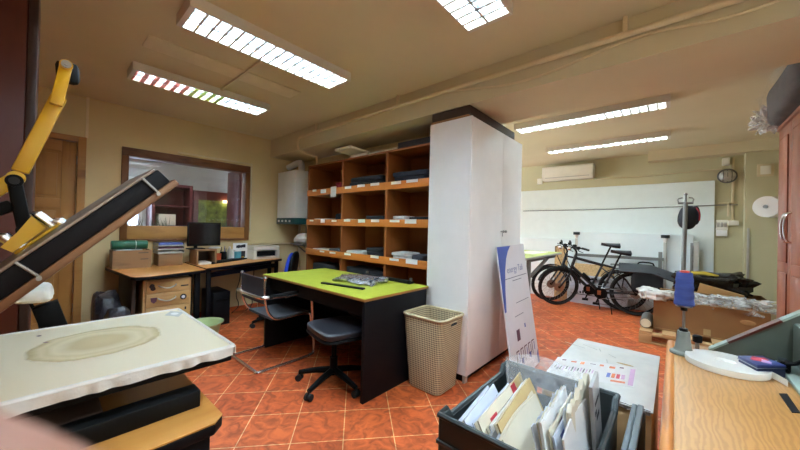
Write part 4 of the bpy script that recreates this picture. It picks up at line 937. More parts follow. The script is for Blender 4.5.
# air conditioner
XA = X1-.22; a = onX(542, 167, XA); b = onX(593, 162.5, XA); c = onX(593, 177, XA)
t = thing('air_conditioner', 'white wall mounted air conditioner above the big board', 'air conditioner', (X1-.1, (a.y+b.y)/2, c.z))
build(MB().prism([(XA+.02, b.z), (X1-.001, b.z), (X1-.001, c.z), (XA+.05, c.z), (XA, c.z+.08), (XA, b.z-.03)], 'xz', b.y, a.y, .008), 'casing', 'applwhite', t)
build(MB().beam((XA+.012, b.y+.06, c.z+.045), (XA+.012, a.y-.06, c.z+.045), .014, .012), 'air_slot', 'alu', t)
p = onX(539.5, 181.5, X1-.03); single(MB().box((X1-.03, p.y-.05, p.z-.06), (X1-.001, p.y+.05, p.z+.06), .005), 'remote_holder', 'applwhite', 'small white holder on the wall left below air conditioner', 'holder')
def wire(pts, label, r=.006, m='trunk'): single(MB().tube(pts, r, 6), 'wall_cable', m, label, 'cable')
XW = X1-.012
wire([onX(597, 179, XW), onX(640, 176.5, XW), onX(722, 169, XW)], 'thin cable along the far wall right of the air conditioner', .008)
wire([onX(523, 211, BXF-.012), onX(600, 209.5, BXF-.012), onX(660, 207.4, BXF-.012), onX(714, 205.2, BXF-.012), onX(738, 204.8, BXF-.012)], 'thin dark cable stretched across the big white board', .007, 'grsteel')
# wall fittings right of board
p = onX(726, 161.5, XW-.04); single(MB().box((X1-.07, p.y-.04, p.z-.055), (X1-.001, p.y+.04, p.z+.055), .008), 'alarm_sensor', 'applwhite', 'small cream alarm box high on the far wall', 'sensor')
p = onX(727.5, 175, XW-.06)
t = thing('bulkhead_lamp', 'round caged bulkhead lamp on the far wall, unlit', 'lamp', (X1-.05, p.y, p.z-.1))
mb = MB(); mb.sph((X1-.03, p.y, p.z-.01), (.08, .095, .085), 20); build(mb, 'glass_dome', 'alu', t)
mb = MB(); mb.torus((X1-.04, p.y, p.z-.01), (1, 0, 0), .10, .010)
for k in (-1, 0, 1): mb.tube([(X1-.04, p.y+.045*k-.0, p.z+.085), (X1-.13, p.y+.045*k, p.z), (X1-.04, p.y+.045*k, p.z-.10)], .005, 6, smooth=1)
build(mb, 'cage', 'grsteel', t)
a = onX(733.5, 158, XW); b = onX(733, 220, XW)
single(MB().box((X1-.018, a.y-.014, b.z), (X1-.001, a.y+.014, a.z), .003), 'cable_trunking', 'trunk', 'vertical cream trunking on far wall beside the round lamp', 'trunking')
p = onX(733.5, 223, XW-.03); single(MB().box((X1-.05, p.y-.055, p.z-.035), (X1-.001, p.y+.055, p.z+.035), .006), 'socket_box', 'applwhite', 'cream socket box at the foot of vertical trunking', 'socket')
p = onX(722, 225, XW-.03)
t = thing('switch_plate', 'grey white triple switch plate right of the big board', 'switch', (X1-.02, p.y, p.z-.08))
build(MB().box((X1-.03, p.y-.065, p.z-.075), (X1-.001, p.y+.065, p.z+.075), .005), 'plate', 'applwhite', t)
for k in (-1, 0, 1): build(MB().box((X1-.036, p.y+.038*k-.015, p.z-.03), (X1-.03, p.y+.038*k+.015, p.z+.04), .002), 'rocker', 'alu', t)
p = onX(722, 232.5, XW-.03); single(MB().box((X1-.045, p.y-.055, p.z-.055), (X1-.001, p.y+.06, p.z+.035), .005), 'small_box', 'paper', 'small white box under the switch plate', 'box')
p = onX(728, 203, XW-.03); t = thing('hook_bracket', 'cream bracket with a hook on wall under the round lamp', 'bracket', (X1-.02, p.y, p.z-.1))
build(MB().box((X1-.02, p.y-.10, p.z-.01), (X1-.001, p.y+.10, p.z+.01), .002), 'rail', 'trunk', t); build(MB().tube([(X1-.02, p.y, p.z), (X1-.07, p.y, p.z-.02), (X1-.05, p.y, p.z-.2)], .012, 6), 'hook', 'trunk', t)
# pier: electric panel, strip, paper roll
XP2 = 6.67
a = onX(757, 164.5, XP2); b = onX(774, 176, XP2)
t = thing('electric_panel', 'cream framed access panel on the pier near the cherry wardrobe', 'panel', (XP2, (a.y+b.y)/2, b.z))
build(MB().box((XP2-.018, b.y, b.z), (XP2-.0005, a.y, a.z), .004), 'frame', 'trunk', t); build(MB().box((XP2-.024, b.y+.03, b.z+.03), (XP2-.0182, a.y-.03, a.z-.03), .002), 'door', 'applwhite', t)
a = onX(746.5, 228, XP2); single(MB().box((XP2-.015, a.y-.03, .3), (XP2-.0005, a.y-.005, a.z), .002), 'metal_strip', 'alu', 'upright grey metal strip on the pier corner', 'strip')
p = onX(767, 207, XP2-.2); 
t = thing('paper_roll', 'white paper roll on a holder fixed to the pier', 'paper roll', (XP2-.2, p.y-.05, p.z-.11))
R_ = .14
q = V((XP2-.20, p.y-.04, p.z)); ax = V((-.62, .0, 0)).normalized()
mb = MB(); mb.lathe([(.03, -.11), (R_, -.105), (R_+.003, 0), (R_, .105), (.03, .11), (.028, .0)], (0, 0, 0), 36)
mb.bm.transform(Matrix.Translation(q) @ Matrix.Rotation(math.radians(-35), 4, 'Z') @ Matrix.Rotation(PI/2, 4, 'Y')); build(mb, 'roll', 'paper', t)
mb = MB(); dirv = Matrix.Rotation(math.radians(-35), 3, 'Z') @ V((1, 0, 0))
mb.cyl(q-dirv*.125, q+dirv*.13, .024); build(mb, 'core', 'grsteel', t)
mb = MB(); mb.tube([q+dirv*.12, (XP2-.02, (q+dirv*.12).y, q.z), (XP2-.0, (q+dirv*.12).y, q.z)], .012, 6); build(mb, 'arm', 'grsteel', t)
# low white panels, metal frame, cartons behind the bicycles
XLP = X1-.12
a = onX(577.5, 232.5, XLP); b = onX(693.5, 234.8, XLP)
single(MB().box((XLP, b.y, 0), (XLP+.03, a.y, (a.z+b.z)/2), .002), 'leaning_board', 'board2', 'bright white panel standing on floor behind the bicycles', 'board')
c = onX(522, 237.5, XLP)
single(MB().box((XLP+.006, a.y+.004, 0), (XLP+.036, c.y+.7, c.z), .002), 'leaning_board', 'board2', 'white panel standing behind the lime side table and handlebars', 'board')
for px, y0, m, w_, lb in ((692.2, 243, 'grsteel', .02, 'thin grey steel strip standing right of the white panel'), (696, 241.5, 'alu', .035, 'pale aluminium strip leaning right of the thin grey steel strip')):
    p = onX(px, y0, XLP-.03); single(MB().box((XLP-.045, p.y-w_, 0), (XLP-.015, p.y+w_, p.z), .002), 'metal_strip', m, lb, 'strip')
XT = XLP-.07
t = thing('trestle_frame', 'grey steel trestle frame with black feet turned upwards', 'frame', (XT, .6, 0))
for (px, py) in ((665.3, 235), (576.6, 232)):
    p = onX(px, py, XT); build(MB().box((XT-.022, p.y-.02, 0), (XT+.022, p.y+.02, p.z-.12), .003), 'post', 'alu', t)
    build(MB().lathe([(.022, 0), (.035, .06), (.04, .07)], (XT, p.y, p.z-.12)), 'foot_socket', 'paper', t); build(MB().cyl((XT, p.y, p.z-.05), (XT, p.y, p.z), .055), 'foot', 'rubber', t)
p1, p2 = onX(576.6, 254.5, XT), onX(664, 259.5, XT)
build(MB().beam((XT-.03, p1.y, p1.z), (XT-.03, p2.y, p2.z), .02, .05), 'crossbar', 'grsteel', t)
p = onX(662.5, 252, XT); build(MB().box((XT-.035, p.y-.0, .1), (XT-.005, p.y+.05, p.z), .002), 'strut', 'grsteel', t)
XC = XT-.14
a = onX(570.5, 273, XC); b = onX(627, 312, XC); fz = onX(600, 309, XC).z
t = thing('flat_carton', 'flat white printed carton standing behind the front bicycle', 'carton', (XC+.03, (a.y+b.y)/2, 0))
build(MB().box((XC, b.y, 0), (XC+.05, a.y, a.z-.02), .003), 'carton', 'paperb', t)
zl = onX(590, 300, XC).z
build(MB().box((XC-.0012, b.y+.05, .16), (XC-.0002, a.y-.02, .172)), 'print_line', 'ink', t)
for k in range(9):
    yy = a.y-.12-.045*k; build(MB().box((XC-.0012, yy-.012, .185), (XC-.0002, yy+.012, .185+.02+.018*((k*7) % 3))), 'print', 'ink', t)
ys = a.y-.44; mb = MB()
for A_, B2 in (((ys, .045), (ys, .13)), ((ys-.17, .045), (ys-.17, .13)), ((ys, .045), (ys-.17, .045)), ((ys, .13), (ys-.17, .13))): mb.box((XC-.0012, min(A_[0], B2[0])-.004, min(A_[1], B2[1])-.004), (XC-.0002, max(A_[0], B2[0])+.004, max(A_[1], B2[1])+.004))
build(mb, 'print_symbol', 'inkm', t)
a = onX(575, 263, XC+.054); b = onX(614, 285, XC+.054)
single(MB().box((XC+.0535, b.y, 0), (XC+.068, a.y, a.z), .002), 'cardboard_sheet', 'osb', 'brown cardboard sheet showing above the white printed carton', 'cardboard')
a = onX(555, 246, XC+.03); b = onX(567, 290, XC+.03)
single(MB().box((XC+.025, b.y, 0), (XC+.045, a.y, a.z), .002), 'chipboard_offcut', 'osb', 'upright brown chipboard offcut behind the rear bicycle front wheel', 'board')
# lime side table in far room
TZ2 = .965; yE = onZ(562, 252.3, TZ2); 
t = thing('side_table', 'pale lime topped side table beyond the white cabinet', 'table', (4.5, 1.8, 0))
tx1 = yE.x; ty0 = yE.y
build(MB().box((3.62, ty0, TZ2-.03), (tx1, 2.3, TZ2-.003), .002), 'tabletop', 'alu', t, 'tabletop with grey edge'); build(MB().box((3.622, ty0+.002, TZ2-.0025), (tx1-.002, 2.298, TZ2)), 'green_surface', 'lime2', t)
pl = onY(527, 270, ty0+.05)
for x, y in ((pl.x, ty0+.03), (tx1-.25, 2.24), (pl.x, 2.24)): build(MB().box((x-.025, y-.02, 0), (x+.025, y+.02, TZ2-.031), .002), 'leg', 'grsteel', t)
q1, q2 = onY(529, 276, ty0+.05), onY(546, 262.5, ty0+.05)
build(MB().beam((q1.x, ty0+.03, q1.z), (q2.x+.05, ty0+.03, TZ2-.04), .03, .035).beam((pl.x+.02, ty0+.03, TZ2-.05), (q2.x+.35, ty0+.03, TZ2-.05), .03, .03), 'brace', 'grsteel', t)
p = onZ(526, 251.5, TZ2); single(MB().box((p.x-.5, ty0+.15, TZ2+.0005), (p.x+.2, ty0+.42, TZ2+.006)), 'paper_sheet', 'paper', 'white paper lying on the pale lime side table', 'paper')
# ------------------------------------------------------------------ bicycles
def wheel(t, name, cx, R=.345):
    wroot = build(MB().torus((cx, 0, R), (0, 1, 0), R-.022, .021, 48, 8), name, 'rubber', t)
    mb = MB(); mb.torus((cx, 0, R), (0, 1, 0), R-.052, .011, 48, 6); build(mb, 'rim', 'blackm', wroot)
    mb = MB()
    for k in range(24):
        a = 2*PI*k/24; s = .028 if k % 2 else -.028; a2 = a+.5*(1 if k % 4 < 2 else -1)
        mb.cyl((cx+.02*math.cos(a2), s, R+.02*math.sin(a2)), (cx+(R-.055)*math.cos(a), 0, R+(R-.055)*math.sin(a)), .0016, seg=5)
    build(mb, 'spokes', 'steel', wroot); build(MB().cyl((cx, -.05, R), (cx, .05, R), .022), 'hub', 'blackm', wroot)
    build(MB().cyl((cx, .035, R), (cx, .039, R), .08 if cx > .5 else .07, seg=28), 'brake_disc', 'steel', wroot)
def bicycle(label, bags, full=True):
    t = thing('bicycle', label, 'bicycle', (0, 0, 0), None)
    WB = 1.10; R = .345
    wheel(t, 'front_wheel', WB); wheel(t, 'rear_wheel', 0)
    bb = V((.46, 0, .30)); st = V((.27, 0, .76)); ht = V((.84, 0, .86)); hb = V((.885, 0, .70)); ra = V((0, 0, R))
    build(MB().tube([bb, st], .018, 10).tube([st+V((.01, 0, -.03)), ht], .017, 10).tube([bb, hb], .026, 10).tube([ht+V((-.015, 0, .04)), hb+V((.01, 0, -.04))], .024, 10).cyl(bb+V((0, -.045, 0)), bb+V((0, .045, 0)), .03), 'frame', 'bikeblack', t)
    mb = MB()
    for s in (-.06, .06): mb.tube([bb+V((0, s*.5, 0)), ra+V((.1, s, 0)), ra+V((0, s, 0))], .011, 8); mb.tube([st+V((.01, 0, -.08)), ra+V((.12, s, .2)), ra+V((0, s, 0))], .009, 8)
    build(mb, 'rear_stays', 'bikeblack', t)
    mb = MB(); fa = V((WB, 0, R)); cr = hb+V((.02, 0, -.06))
    for s in (-.055, .055): mb.tube([cr+V((0, s, 0)), fa.lerp(cr, .5)+V((0, s, 0)), fa+V((-.0, s, 0))], .016, 8)
    mb.beam(cr+V((0, -.07, 0)), cr+V((0, .07, 0)), .04, .035, bev=.006); build(mb, 'fork', 'bikeblack', t)
    hx_ = ht+V((-.03, 0, .10)); stem = ht+V((.05, 0, .19))
    build(MB().tube([ht+V((-.01, 0, .03)), hx_, stem], .015, 8, smooth=1), 'stem', 'blackm', t)
    hbt = build(MB().tube([stem+V((-.10, -.31, .015)), stem+V((-.03, -.16, .02)), stem, stem+V((-.03, .16, .02)), stem+V((-.10, .31, .015))], .012, 8, smooth=2), 'handlebar', 'blackm', t)
    for s in (-1, 1):
        build(MB().cyl(stem+V((-.105, s*.32, .015)), stem+V((-.06, s*.20, .018)), .017, seg=12), 'grip', 'rubber', hbt)
        build(MB().tube([stem+V((-.04, s*.17, .01)), stem+V((.01, s*.20, -.02)), stem+V((-.03, s*.30, -.03))], .006, 6, smooth=1).box(stem+V((-.05, s*.15-.02, -.01)), stem+V((.0, s*.15+.02, .035)), .006), 'brake_lever', 'blackp', hbt)
    build(MB().sph(stem+V((.05, .0, -.03)), (.035, .04, .035), 12), 'headlamp', 'chrome', t)
    build(MB().box(stem+V((-.03, .04, .02)), stem+V((.02, .09, .05)), .006), 'bike_computer', 'blackp', t)
    mb = MB(); 
    for s in (-.05, .05): mb.tube([stem+V((.02, s, 0)), stem+V((.13, s*1.2, -.02)), stem+V((.10, s*.5, -.18)), hb+V((.02, s*.4, -.02))], .004, 5, smooth=2)
    build(mb, 'cables', 'blackp', t)
    sp = st+(st-bb).normalized()*.17
    build(MB().tube([st+(bb-st)*.32, sp+V((-.01, 0, .045))], .013, 8), 'seatpost', 'blackm', t)
    build(MB().sheet(lambda u, v: (sp.x+.13-.27*u, (v-.5)*(.045+.115*max(0, u-.35)/.65*(1.4 if u < .8 else 1.4-.6*(u-.8)/.2)), sp.z+.055-.035*(2*v-1)**2*(u)+.02*(u-.5)**2), 10, 8, .045), 'saddle', 'leather', t)
    cr_ = build(MB().cyl(bb+V((0, .05, 0)), bb+V((0, .056, 0)), .095, seg=28).beam(bb+V((0, .066, 0)), bb+V((.06, .066, -.16)), .012, .022).beam(bb+V((0, -.066, 0)), bb+V((-.06, -.066, .16)), .012, .022), 'crankset', 'blackm', t)
    for s in (1, -1): c = bb+V((.06*s, s*.075, -.16*s)); build(MB().box(c+V((-.045, -.0 if s > 0 else -.09, -.012)), c+V((.045, .09 if s > 0 else 0, .012)), .004), 'pedal', 'blackp', cr_)
    build(MB().tube([bb+V((0, .053, .09)), ra+V((0, .045, .04)), ra+V((-.04, .045, 0)), ra+V((0, .045, -.04)), bb+V((0, .053, -.09))], .006, 5), 'chain', 'steel', t)
    for c0, a0, a1, nm in ((0, 35, 200, 'rear_mudguard'), (WB, 20, 175, 'front_mudguard')):
        rr = R+.02
        build(MB().sheet(lambda u, v: (c0+rr*math.cos(math.radians(a0+(a1-a0)*u)), (v-.5)*.06, R+rr*math.sin(math.radians(a0+(a1-a0)*u))-.008*(2*v-1)**2), 20, 4, .003), nm, 'blackp', t)
    mb = MB(); rz_ = .76
    for s in (-.06, .06): mb.tube([(.16, s, rz_), (-.24, s, rz_)], .006, 6); mb.tube([(-.05, s*1.5, rz_), (0, s*1.1, R+.04)], .005, 6)
    for k in range(5): mb.tube([(.16-.1*k, -.06, rz_), (.16-.1*k, .06, rz_)], .005, 6)
    build(mb, 'rear_rack', 'blackm', t)
    build(MB().tube([bb+V((-.08, .05, -.02)), bb+V((-.14, .13, -.155)), bb+V((-.16, .17, -.298))], .008, 6), 'kickstand', 'blackm', t)
    build(MB().beam(bb+V((.02, .08, .05)), bb+V((.02, .08, -.02)), .05, .012) if full else MB().box(bb+V((0, .06, 0)), bb+V((.04, .07, .03))), 'chain_guard', 'copper', t)
    build(MB().beam(bb.lerp(hb, .35)+V((.0, 0, .045)), bb.lerp(hb, .62)+V((0, 0, .05)), .05, .05, bev=.01), 'bottle_holder', 'blackp', t)
    ax_ = (ht-hb).normalized(); th = math.radians(32)
    RS = Matrix.Translation(hb) @ Matrix.Rotation(th, 4, ax_) @ Matrix.Translation(-hb)
    for ch in t.children:
        if ch.name.split('.')[0] in ('front_wheel', 'fork', 'stem', 'handlebar', 'headlamp', 'bike_computer', 'front_mudguard'):
            for q_ in (ch,)+tuple(ch.children): q_.data.transform(RS)
    return t
b1 = bicycle('black bicycle standing in front with a pannier on its rack', True)
gF, gR = onZ(561, 305, 0), onZ(645, 317, 0)
dirb = (gF-gR).normalized(); rzb = math.atan2(dirb.y, dirb.x); mid = (gF+gR)/2; base1 = mid-dirb*.55
base1 = base1+dirb*.09; b1.location = base1; b1.rotation_euler = (math.radians(-3), 0, rzb)
b2 = dup(b1, 'black bicycle behind, its front wheel beside the lime side table'); g2 = onZ(556.5, 300.5, 0); base2 = g2-dirb*1.10
b2.location = (base1.x+.24, base1.y+.20, 0); b2.rotation_euler = (math.radians(-3), 0, rzb)
for o in (b1, b2): o['group'] = 'black bicycles'
for ch in b2.children:
    if ch.name.split('.')[0] in ('saddle', 'seatpost'): ch.location = ch.location+V((-.03, 0, .10))
# pannier over the front bicycle's rack
t = thing('pannier_bag', 'dark grey double pannier bag over the front bicycle rack', 'bag', (base1.x, base1.y, .40))
OFF[t.name] = V((0, 0, 0)); t.location = (base1.x, base1.y, 0); t.rotation_euler = (math.radians(-3), 0, rzb)
mb = MB(); mb.sheet(lambda u, v: (.22-.66*u, (v-.5)*.36, .80-.10*(2*v-1)**2-.06*max(0, u-.6)/.4*1.6), 10, 10, .02); build(mb, 'top_flap', 'pannier', t)
for s, x0_ in ((1, -.33), (-1, -.33)):
    mb = MB(); mb.blob((-.13, s*.135, .56), (.19, .05, .17), .05, 6, 3+s, .5); build(mb, 'side_bag', 'black_cloth', t)
build(MB().tube([(-.02, 0, .812), (-.04, 0, .85), (-.2, 0, .85), (-.22, 0, .80)], .012, 8, smooth=1), 'handle', 'blackp', t)
# ------------------------------------------------------------------ pallet, cartons, bags
t = thing('pallet', 'pale timber pallet under the large brown carton', 'pallet', (5.15, -.27, 0))
px0, px1, py0, py1 = 4.74, 5.56, -.86, .31
for k in range(6): y = py0+.005+(py1-py0-.13)*k/5; build(MB().box((px0, y, .122), (px1, y+.12, .144), .002), 'deck_board', 'palletw', t)
for x in (px0, (px0+px1)/2-.05, px1-.10):
    build(MB().box((x, py0, .10), (x+.1, py1, .1215), .002), 'stringer', 'palletw', t); build(MB().box((x, py0, 0), (x+.1, py1, .02), .002), 'bottom_board', 'palletw', t)
    for y in (py0, (py0+py1)/2-.06, py1-.12): build(MB().box((x, y, .0205), (x+.1, y+.12, .0995), .002), 'block', 'palletw', t)
PZ = .1445
def openbox(mb, a, b, e=.008):
    mb.box((a[0], a[1], a[2]), (b[0], a[1]+e, b[2])); mb.box((a[0], b[1]-e, a[2]), (b[0], b[1], b[2])); mb.box((a[0], a[1]+e, a[2]), (a[0]+e, b[1]-e, b[2])); mb.box((b[0]-e, a[1]+e, a[2]), (b[0], b[1]-e, b[2])); mb.box((a[0]+e, a[1]+e, a[2]), (b[0]-e, b[1]-e, a[2]+e)); return mb
kx = 4.95; k0 = onX(653.5, 299, kx); k1 = onX(771, 316, kx); kz = k0.z
t = thing('large_carton', 'large brown carton on the pallet wrapped over with plastic', 'carton', (5.2, (k0.y+k1.y)/2, PZ))
build(openbox(MB(), (kx, k1.y, PZ), (kx+.52, k0.y, kz)), 'carton', 'card', t)
build(MB().quad(((kx+.01, k1.y+.02, kz-.005), (kx+.01, k0.y-.02, kz-.005), (kx+.26, k0.y-.02, kz-.02), (kx+.26, k1.y+.02, kz-.02)), .006), 'flap', 'card', t)
build(MB().quad(((kx+.51, k1.y+.02, kz-.0), (kx+.51, k0.y-.05, kz-.0), (kx+.33, k0.y-.05, kz+.1), (kx+.33, k1.y+.2, kz+.1)), .006), 'flap', 'card2', t)
build(MB().quad(((kx+.50, -.22, kz+.08), (kx+.40, -.62, kz+.01), (kx+.30, -.60, kz+.12), (kx+.42, -.24, kz+.2)), .006), 'flap', 'card2', t)
p = onX(748, 323, kx); build(MB().sph((kx, p.y, p.z), (.004, .06, .025), 16), 'tape_mark', 'card2', t); p = onX(707, 332, kx); build(MB().box((kx-.001, p.y-.03, p.z-.04), (kx, p.y+.03, p.z+.03)), 'tape_mark', 'kraft', t)
build(MB().box((kx-.0012, k1.y, .142+.01), (kx-.0002, k0.y, .152+.01)), 'print_line', 'card2', t)
a, b = onX(697, 300, kx+.10), onX(770, 312, kx+.10)
mb = MB(); mb.blob((kx+.14, (a.y+b.y)/2, kz+.045), (.13, abs(a.y-b.y)/2+.02, .065), .5, 9, 5, .6, 44, 22, fine=1.2); 
single(mb, 'plastic_wrap', 'bubble', 'crinkled clear plastic wrap heaped on the large brown carton', 'plastic wrap')
a, b = onX(640, 291, kx+.03), onX(674, 291, kx+.03)
mb = MB(); mb.blob((kx+.1, (a.y+b.y)/2, kz+.045), (.16, abs(a.y-b.y)/2+.01, .055), .4, 7, 8, .6, 36, 18, fine=.8)
single(mb, 'plastic_bag', 'silverbag', 'white plastic bag spread over the left end of the large brown carton', 'bag')
p = onX(649, 319, 4.9)
t = thing('tube_roll', 'pale roll lying on the pallet left of the large brown carton', 'roll', (5.1, p.y-.0, PZ)); ry = k0.y+.068
mb = MB(); mb.lathe([(.02, -.2), (.06, -.2), (.06, .2), (.02, .2), (.018, 0)], (0, 0, 0), 24); mb.bm.transform(Matrix.Translation((5.08, ry, PZ+.061)) @ Matrix.Rotation(PI/2, 4, 'Y')); build(mb, 'roll', 'grsteel', t)
build(MB().cyl((4.875, ry, PZ+.061), (4.882, ry, PZ+.061), .052), 'roll_end', 'paper2', t)
# second carton with bags behind
t = thing('carton', 'brown carton standing on floor behind the large one', 'carton', (5.95, -.35, 0))
build(openbox(MB(), (5.70, -.86, 0), (6.2, .02, .52)), 'carton', 'card', t)
a, b = onX(679, 275, 5.9), onX(751, 275, 5.9)
zb_ = .53
mb = MB(); mb.blob((5.95, (a.y+b.y)/2, .65), (.24, abs(a.y-b.y)/2, .125), .35, 6, 2, .55, 40, 18, fine=.7)
single(mb, 'black_bag', 'blackbag', 'black plastic bag bundle on the carton below the switch plate', 'bag')
a, b = onX(691, 267.5, 5.80), onX(719, 270.5, 5.80)
single(MB().tube([(5.83, a.y, .775), (5.83, (a.y+b.y)/2, .785), (5.83, b.y, .765)], [.025, .03, .012], 8, flat=.6), 'yellow_strap', 'yell2', 'mustard yellow strip on the black bag beside the pole', 'strip')
p = onX(676, 271, 5.75); single(MB().blob((5.62, p.y+.02, p.z), (.05, .05, .05), .1, 6, 1, .9), 'black_knob', 'blackp', 'black knob on the pole left of the black bag', 'knob') if 0 else None
# clothes pole with cap
XPl = 5.58; a, b = onX(683.3, 270, XPl), onX(685.6, 203, XPl)
t = thing('clothes_pole', 'brown grey metal pole with a hook holding a black cap', 'pole', (XPl, a.y, 0))
lx = (b.y-a.y)/(b.z-a.z)
yB = a.y-lx*a.z
build(MB().cyl((XPl, yB, .02), (XPl, b.y, b.z), .024), 'pole', 'grsteel', t)
build(MB().lathe([(.085, 0), (.085, .012), (.03, .03)], (XPl, yB, 0)), 'base', 'blackm', t)
tp_ = V((XPl, b.y, b.z))
build(MB().cyl(tp_+V((0, -.075, .0)), tp_+V((0, .075, .0)), .015).cyl(tp_+V((0, 0, .0)), tp_+V((0, 0, .11)), .012).sph(tp_+V((0, 0, .115)), .02, 10).tube([tp_+V((0, -.07, 0)), tp_+V((0, -.08, .06)), tp_+V((0, -.03, .07))], .008, 6, smooth=1).tube([tp_+V((0, .07, 0)), tp_+V((0, .08, .06)), tp_+V((0, .03, .07))], .008, 6, smooth=1), 'hook_head', 'grsteel', t)
p = onX(688, 217.5, XPl+.03)
t = thing('cap', 'black cap with red trim hanging on the metal pole', 'cap', (XPl+.1, p.y, p.z-.2))
build(MB().blob((XPl+.13, p.y, p.z), (.09, .105, .16), .12, 5, 3, .85), 'crown', 'black_cloth', t)
build(MB().blob((XPl+.13, p.y-.075, p.z+.03), (.05, .045, .12), .1, 5, 6, .9), 'brim', 'navy_cloth', t); build(MB().tube([(XPl+.07, p.y-.08, p.z+.13), (XPl+.07, p.y-.118, p.z+.06), (XPl+.09, p.y-.11, p.z-.04)], .009, 6, smooth=2), 'trim', 'red_cloth', t)
# ================================================================== CHERRY WARDROBE right
FY = -.64; wx1 = onZ(779, 128, 2.2).x; wx0 = wx1-1.6
hA, hB = onY(788, 228, FY), onY(793, 228, FY)
t = thing('wardrobe', 'tall cherry wood wardrobe with curved handles at right', 'wardrobe', ((wx0+wx1)/2, -.95, 0))
sx = (hA.x+hB.x)/2
build(MB().box((wx0, -1.25, 0), (wx1, FY-.021, 2.17), .002).box((wx0-.01, -1.26, 2.171), (wx1+.012, FY+.012, 2.2), .006), 'carcass', 'mahogL', t)
xs_ = [wx1-.003, sx+.002, sx-.002, 2*sx-wx1+.003, 2*sx-wx1-.001, wx0+.003]
for a, b, sd in ((xs_[1], xs_[0], 1), (xs_[3], xs_[2], -1), (xs_[5], xs_[4], 1)):
    if b-a < .1: continue
    dd = build(MB().box((a, FY-.02, .07), (b, FY, 2.165), .003), 'door', 'mahogL', t)
    for z0, z1 in ((.16, 1.02), (1.10, 2.08)): 
        w_ = .07; build(MB().box((a+w_, FY-.0, z0), (b-w_, FY+.008, z1), .007), 'raised_panel', 'mahogL', dd)
    hx_ = a+.04 if sd > 0 else b-.04; zc = hA.z-.0
    build(MB().tube([(hx_, FY, zc+.11), (hx_, FY+.03, zc+.10), (hx_+.0, FY+.04, zc), (hx_, FY+.03, zc-.10), (hx_, FY, zc-.11)], .008, 8, smooth=2), 'handle', 'chrome', dd)
# dark bundle wrapped in plastic on top
t = thing('wrapped_bundle', 'dark brown bundle in torn clear plastic on the cherry wardrobe', 'bundle', (wx1-.45, -.9, 2.2))
build(MB().blob((wx1-.42, -.82, 2.362), (.50, .27, .158), .06, 4, 3, .35), 'bundle', 'bundle', t)
mb = MB(); mb.blob((wx1-.40, -.81, 2.355), (.53, .29, .150), .10, 9, 6, .4, 48, 22, fine=1.0); build(mb, 'plastic_wrap', 'thinfilm', t)
mb = MB(); mb.blob((wx1+.06, -.60, 2.285), (.12, .09, .08), .5, 12, 9, .6, 32, 18, fine=1.2); build(mb, 'plastic_end', 'bubble', t)
# ================================================================== DARK WARDROBE left
wy = 2.25; xe = onY(36.5, 90, wy).x
t = thing('wardrobe', 'dark mahogany wardrobe at the left edge behind the yellow press', 'wardrobe', (-.5, 2.5, 0))
build(MB().box((-1.1, wy+.02, 0), (xe, 2.85, 2.5), .002), 'carcass', 'mahogD', t)
build(MB().box((xe-.03, wy, .02), (xe-.001, wy+.0195, 2.49), .003), 'edge_trim', 'darktrim', t, 'near black edge trim')
build(MB().box((-1.08, wy+.002, .08), (xe-.034, wy+.0195, 2.48), .002), 'door', 'mahogD', t)
# ================================================================== PRESS TABLE + HEAT PRESS
PT = .75; pr = onZ(222, 417, PT)
t = thing('press_table', 'orange wood topped table with black edge under the heat press', 'table', (-.2, 1.5, 0))
tx1, ty0_ = .356, .945; poly = [(-1.0, ty0_), (tx1-.03, ty0_), (tx1, ty0_+.03), (tx1-.01, 2.2), (-1.0, 2.2)]
build(MB().prism(poly, 'xy', PT-.004, PT), 'tabletop', 'press', t); build(MB().prism(poly, 'xy', PT-.035, PT-.0045, .005), 'edge', 'black', t, 'rounded black edge')
for y in (ty0_+.03, 2.14): build(MB().box((-.97, y, .0), (tx1-.03, y+.03, PT-.036), .003), 'end_panel', 'black', t)
build(MB().box((tx1-.06, ty0_+.061, .1), (tx1-.04, 2.139, PT-.036)), 'front_panel', 'black', t)
t = thing('heat_press', 'yellow and black heat press with its upper plate swung open', 'heat press', (.1, 1.39, PT))
px0, px1, py0, py1, pz1 = -.30, .422, 1.09, 1.715, .90; pzt = .865
pc = V(((px0+px1)/2, (py0+py1)/2, 0))
bt = onZ(150, 415, PT+.025)
build(MB().box((-.5, 1.06, PT+.0005), (.325, 1.12, PT+.05), .004), 'base_bar', 'blackm', t); build(MB().box((-.5, 1.62, PT+.0005), (.30, 1.68, PT+.05), .004), 'base_bar', 'blackm', t)
build(MB().box((-.45, 1.121, PT+.001), (.12, 1.619, PT+.04), .003), 'shade_plate', 'brownsofa', t)  # dark brown sheet standing in for the shadow on the tabletop
build(MB().box((-.28, 1.25, PT+.041), (.22, 1.55, pzt-.016), .005), 'platen_support', 'blackm', t)
lp = MB(); lp.box((px0, py0, pzt-.015), (px1, py1, pzt+.01), .004); build(lp, 'lower_platen', 'blackm', t)
# cloth cover: top pad and gathered hem
top = MB(); top.box((px0-.004, py0-.004, pzt+.0105), (px1+.004, py1+.004, pz1), .010, seg=3)
oc = V((.135, 1.425, 0))
co = build(top, 'press_pad', 'cream', t); 
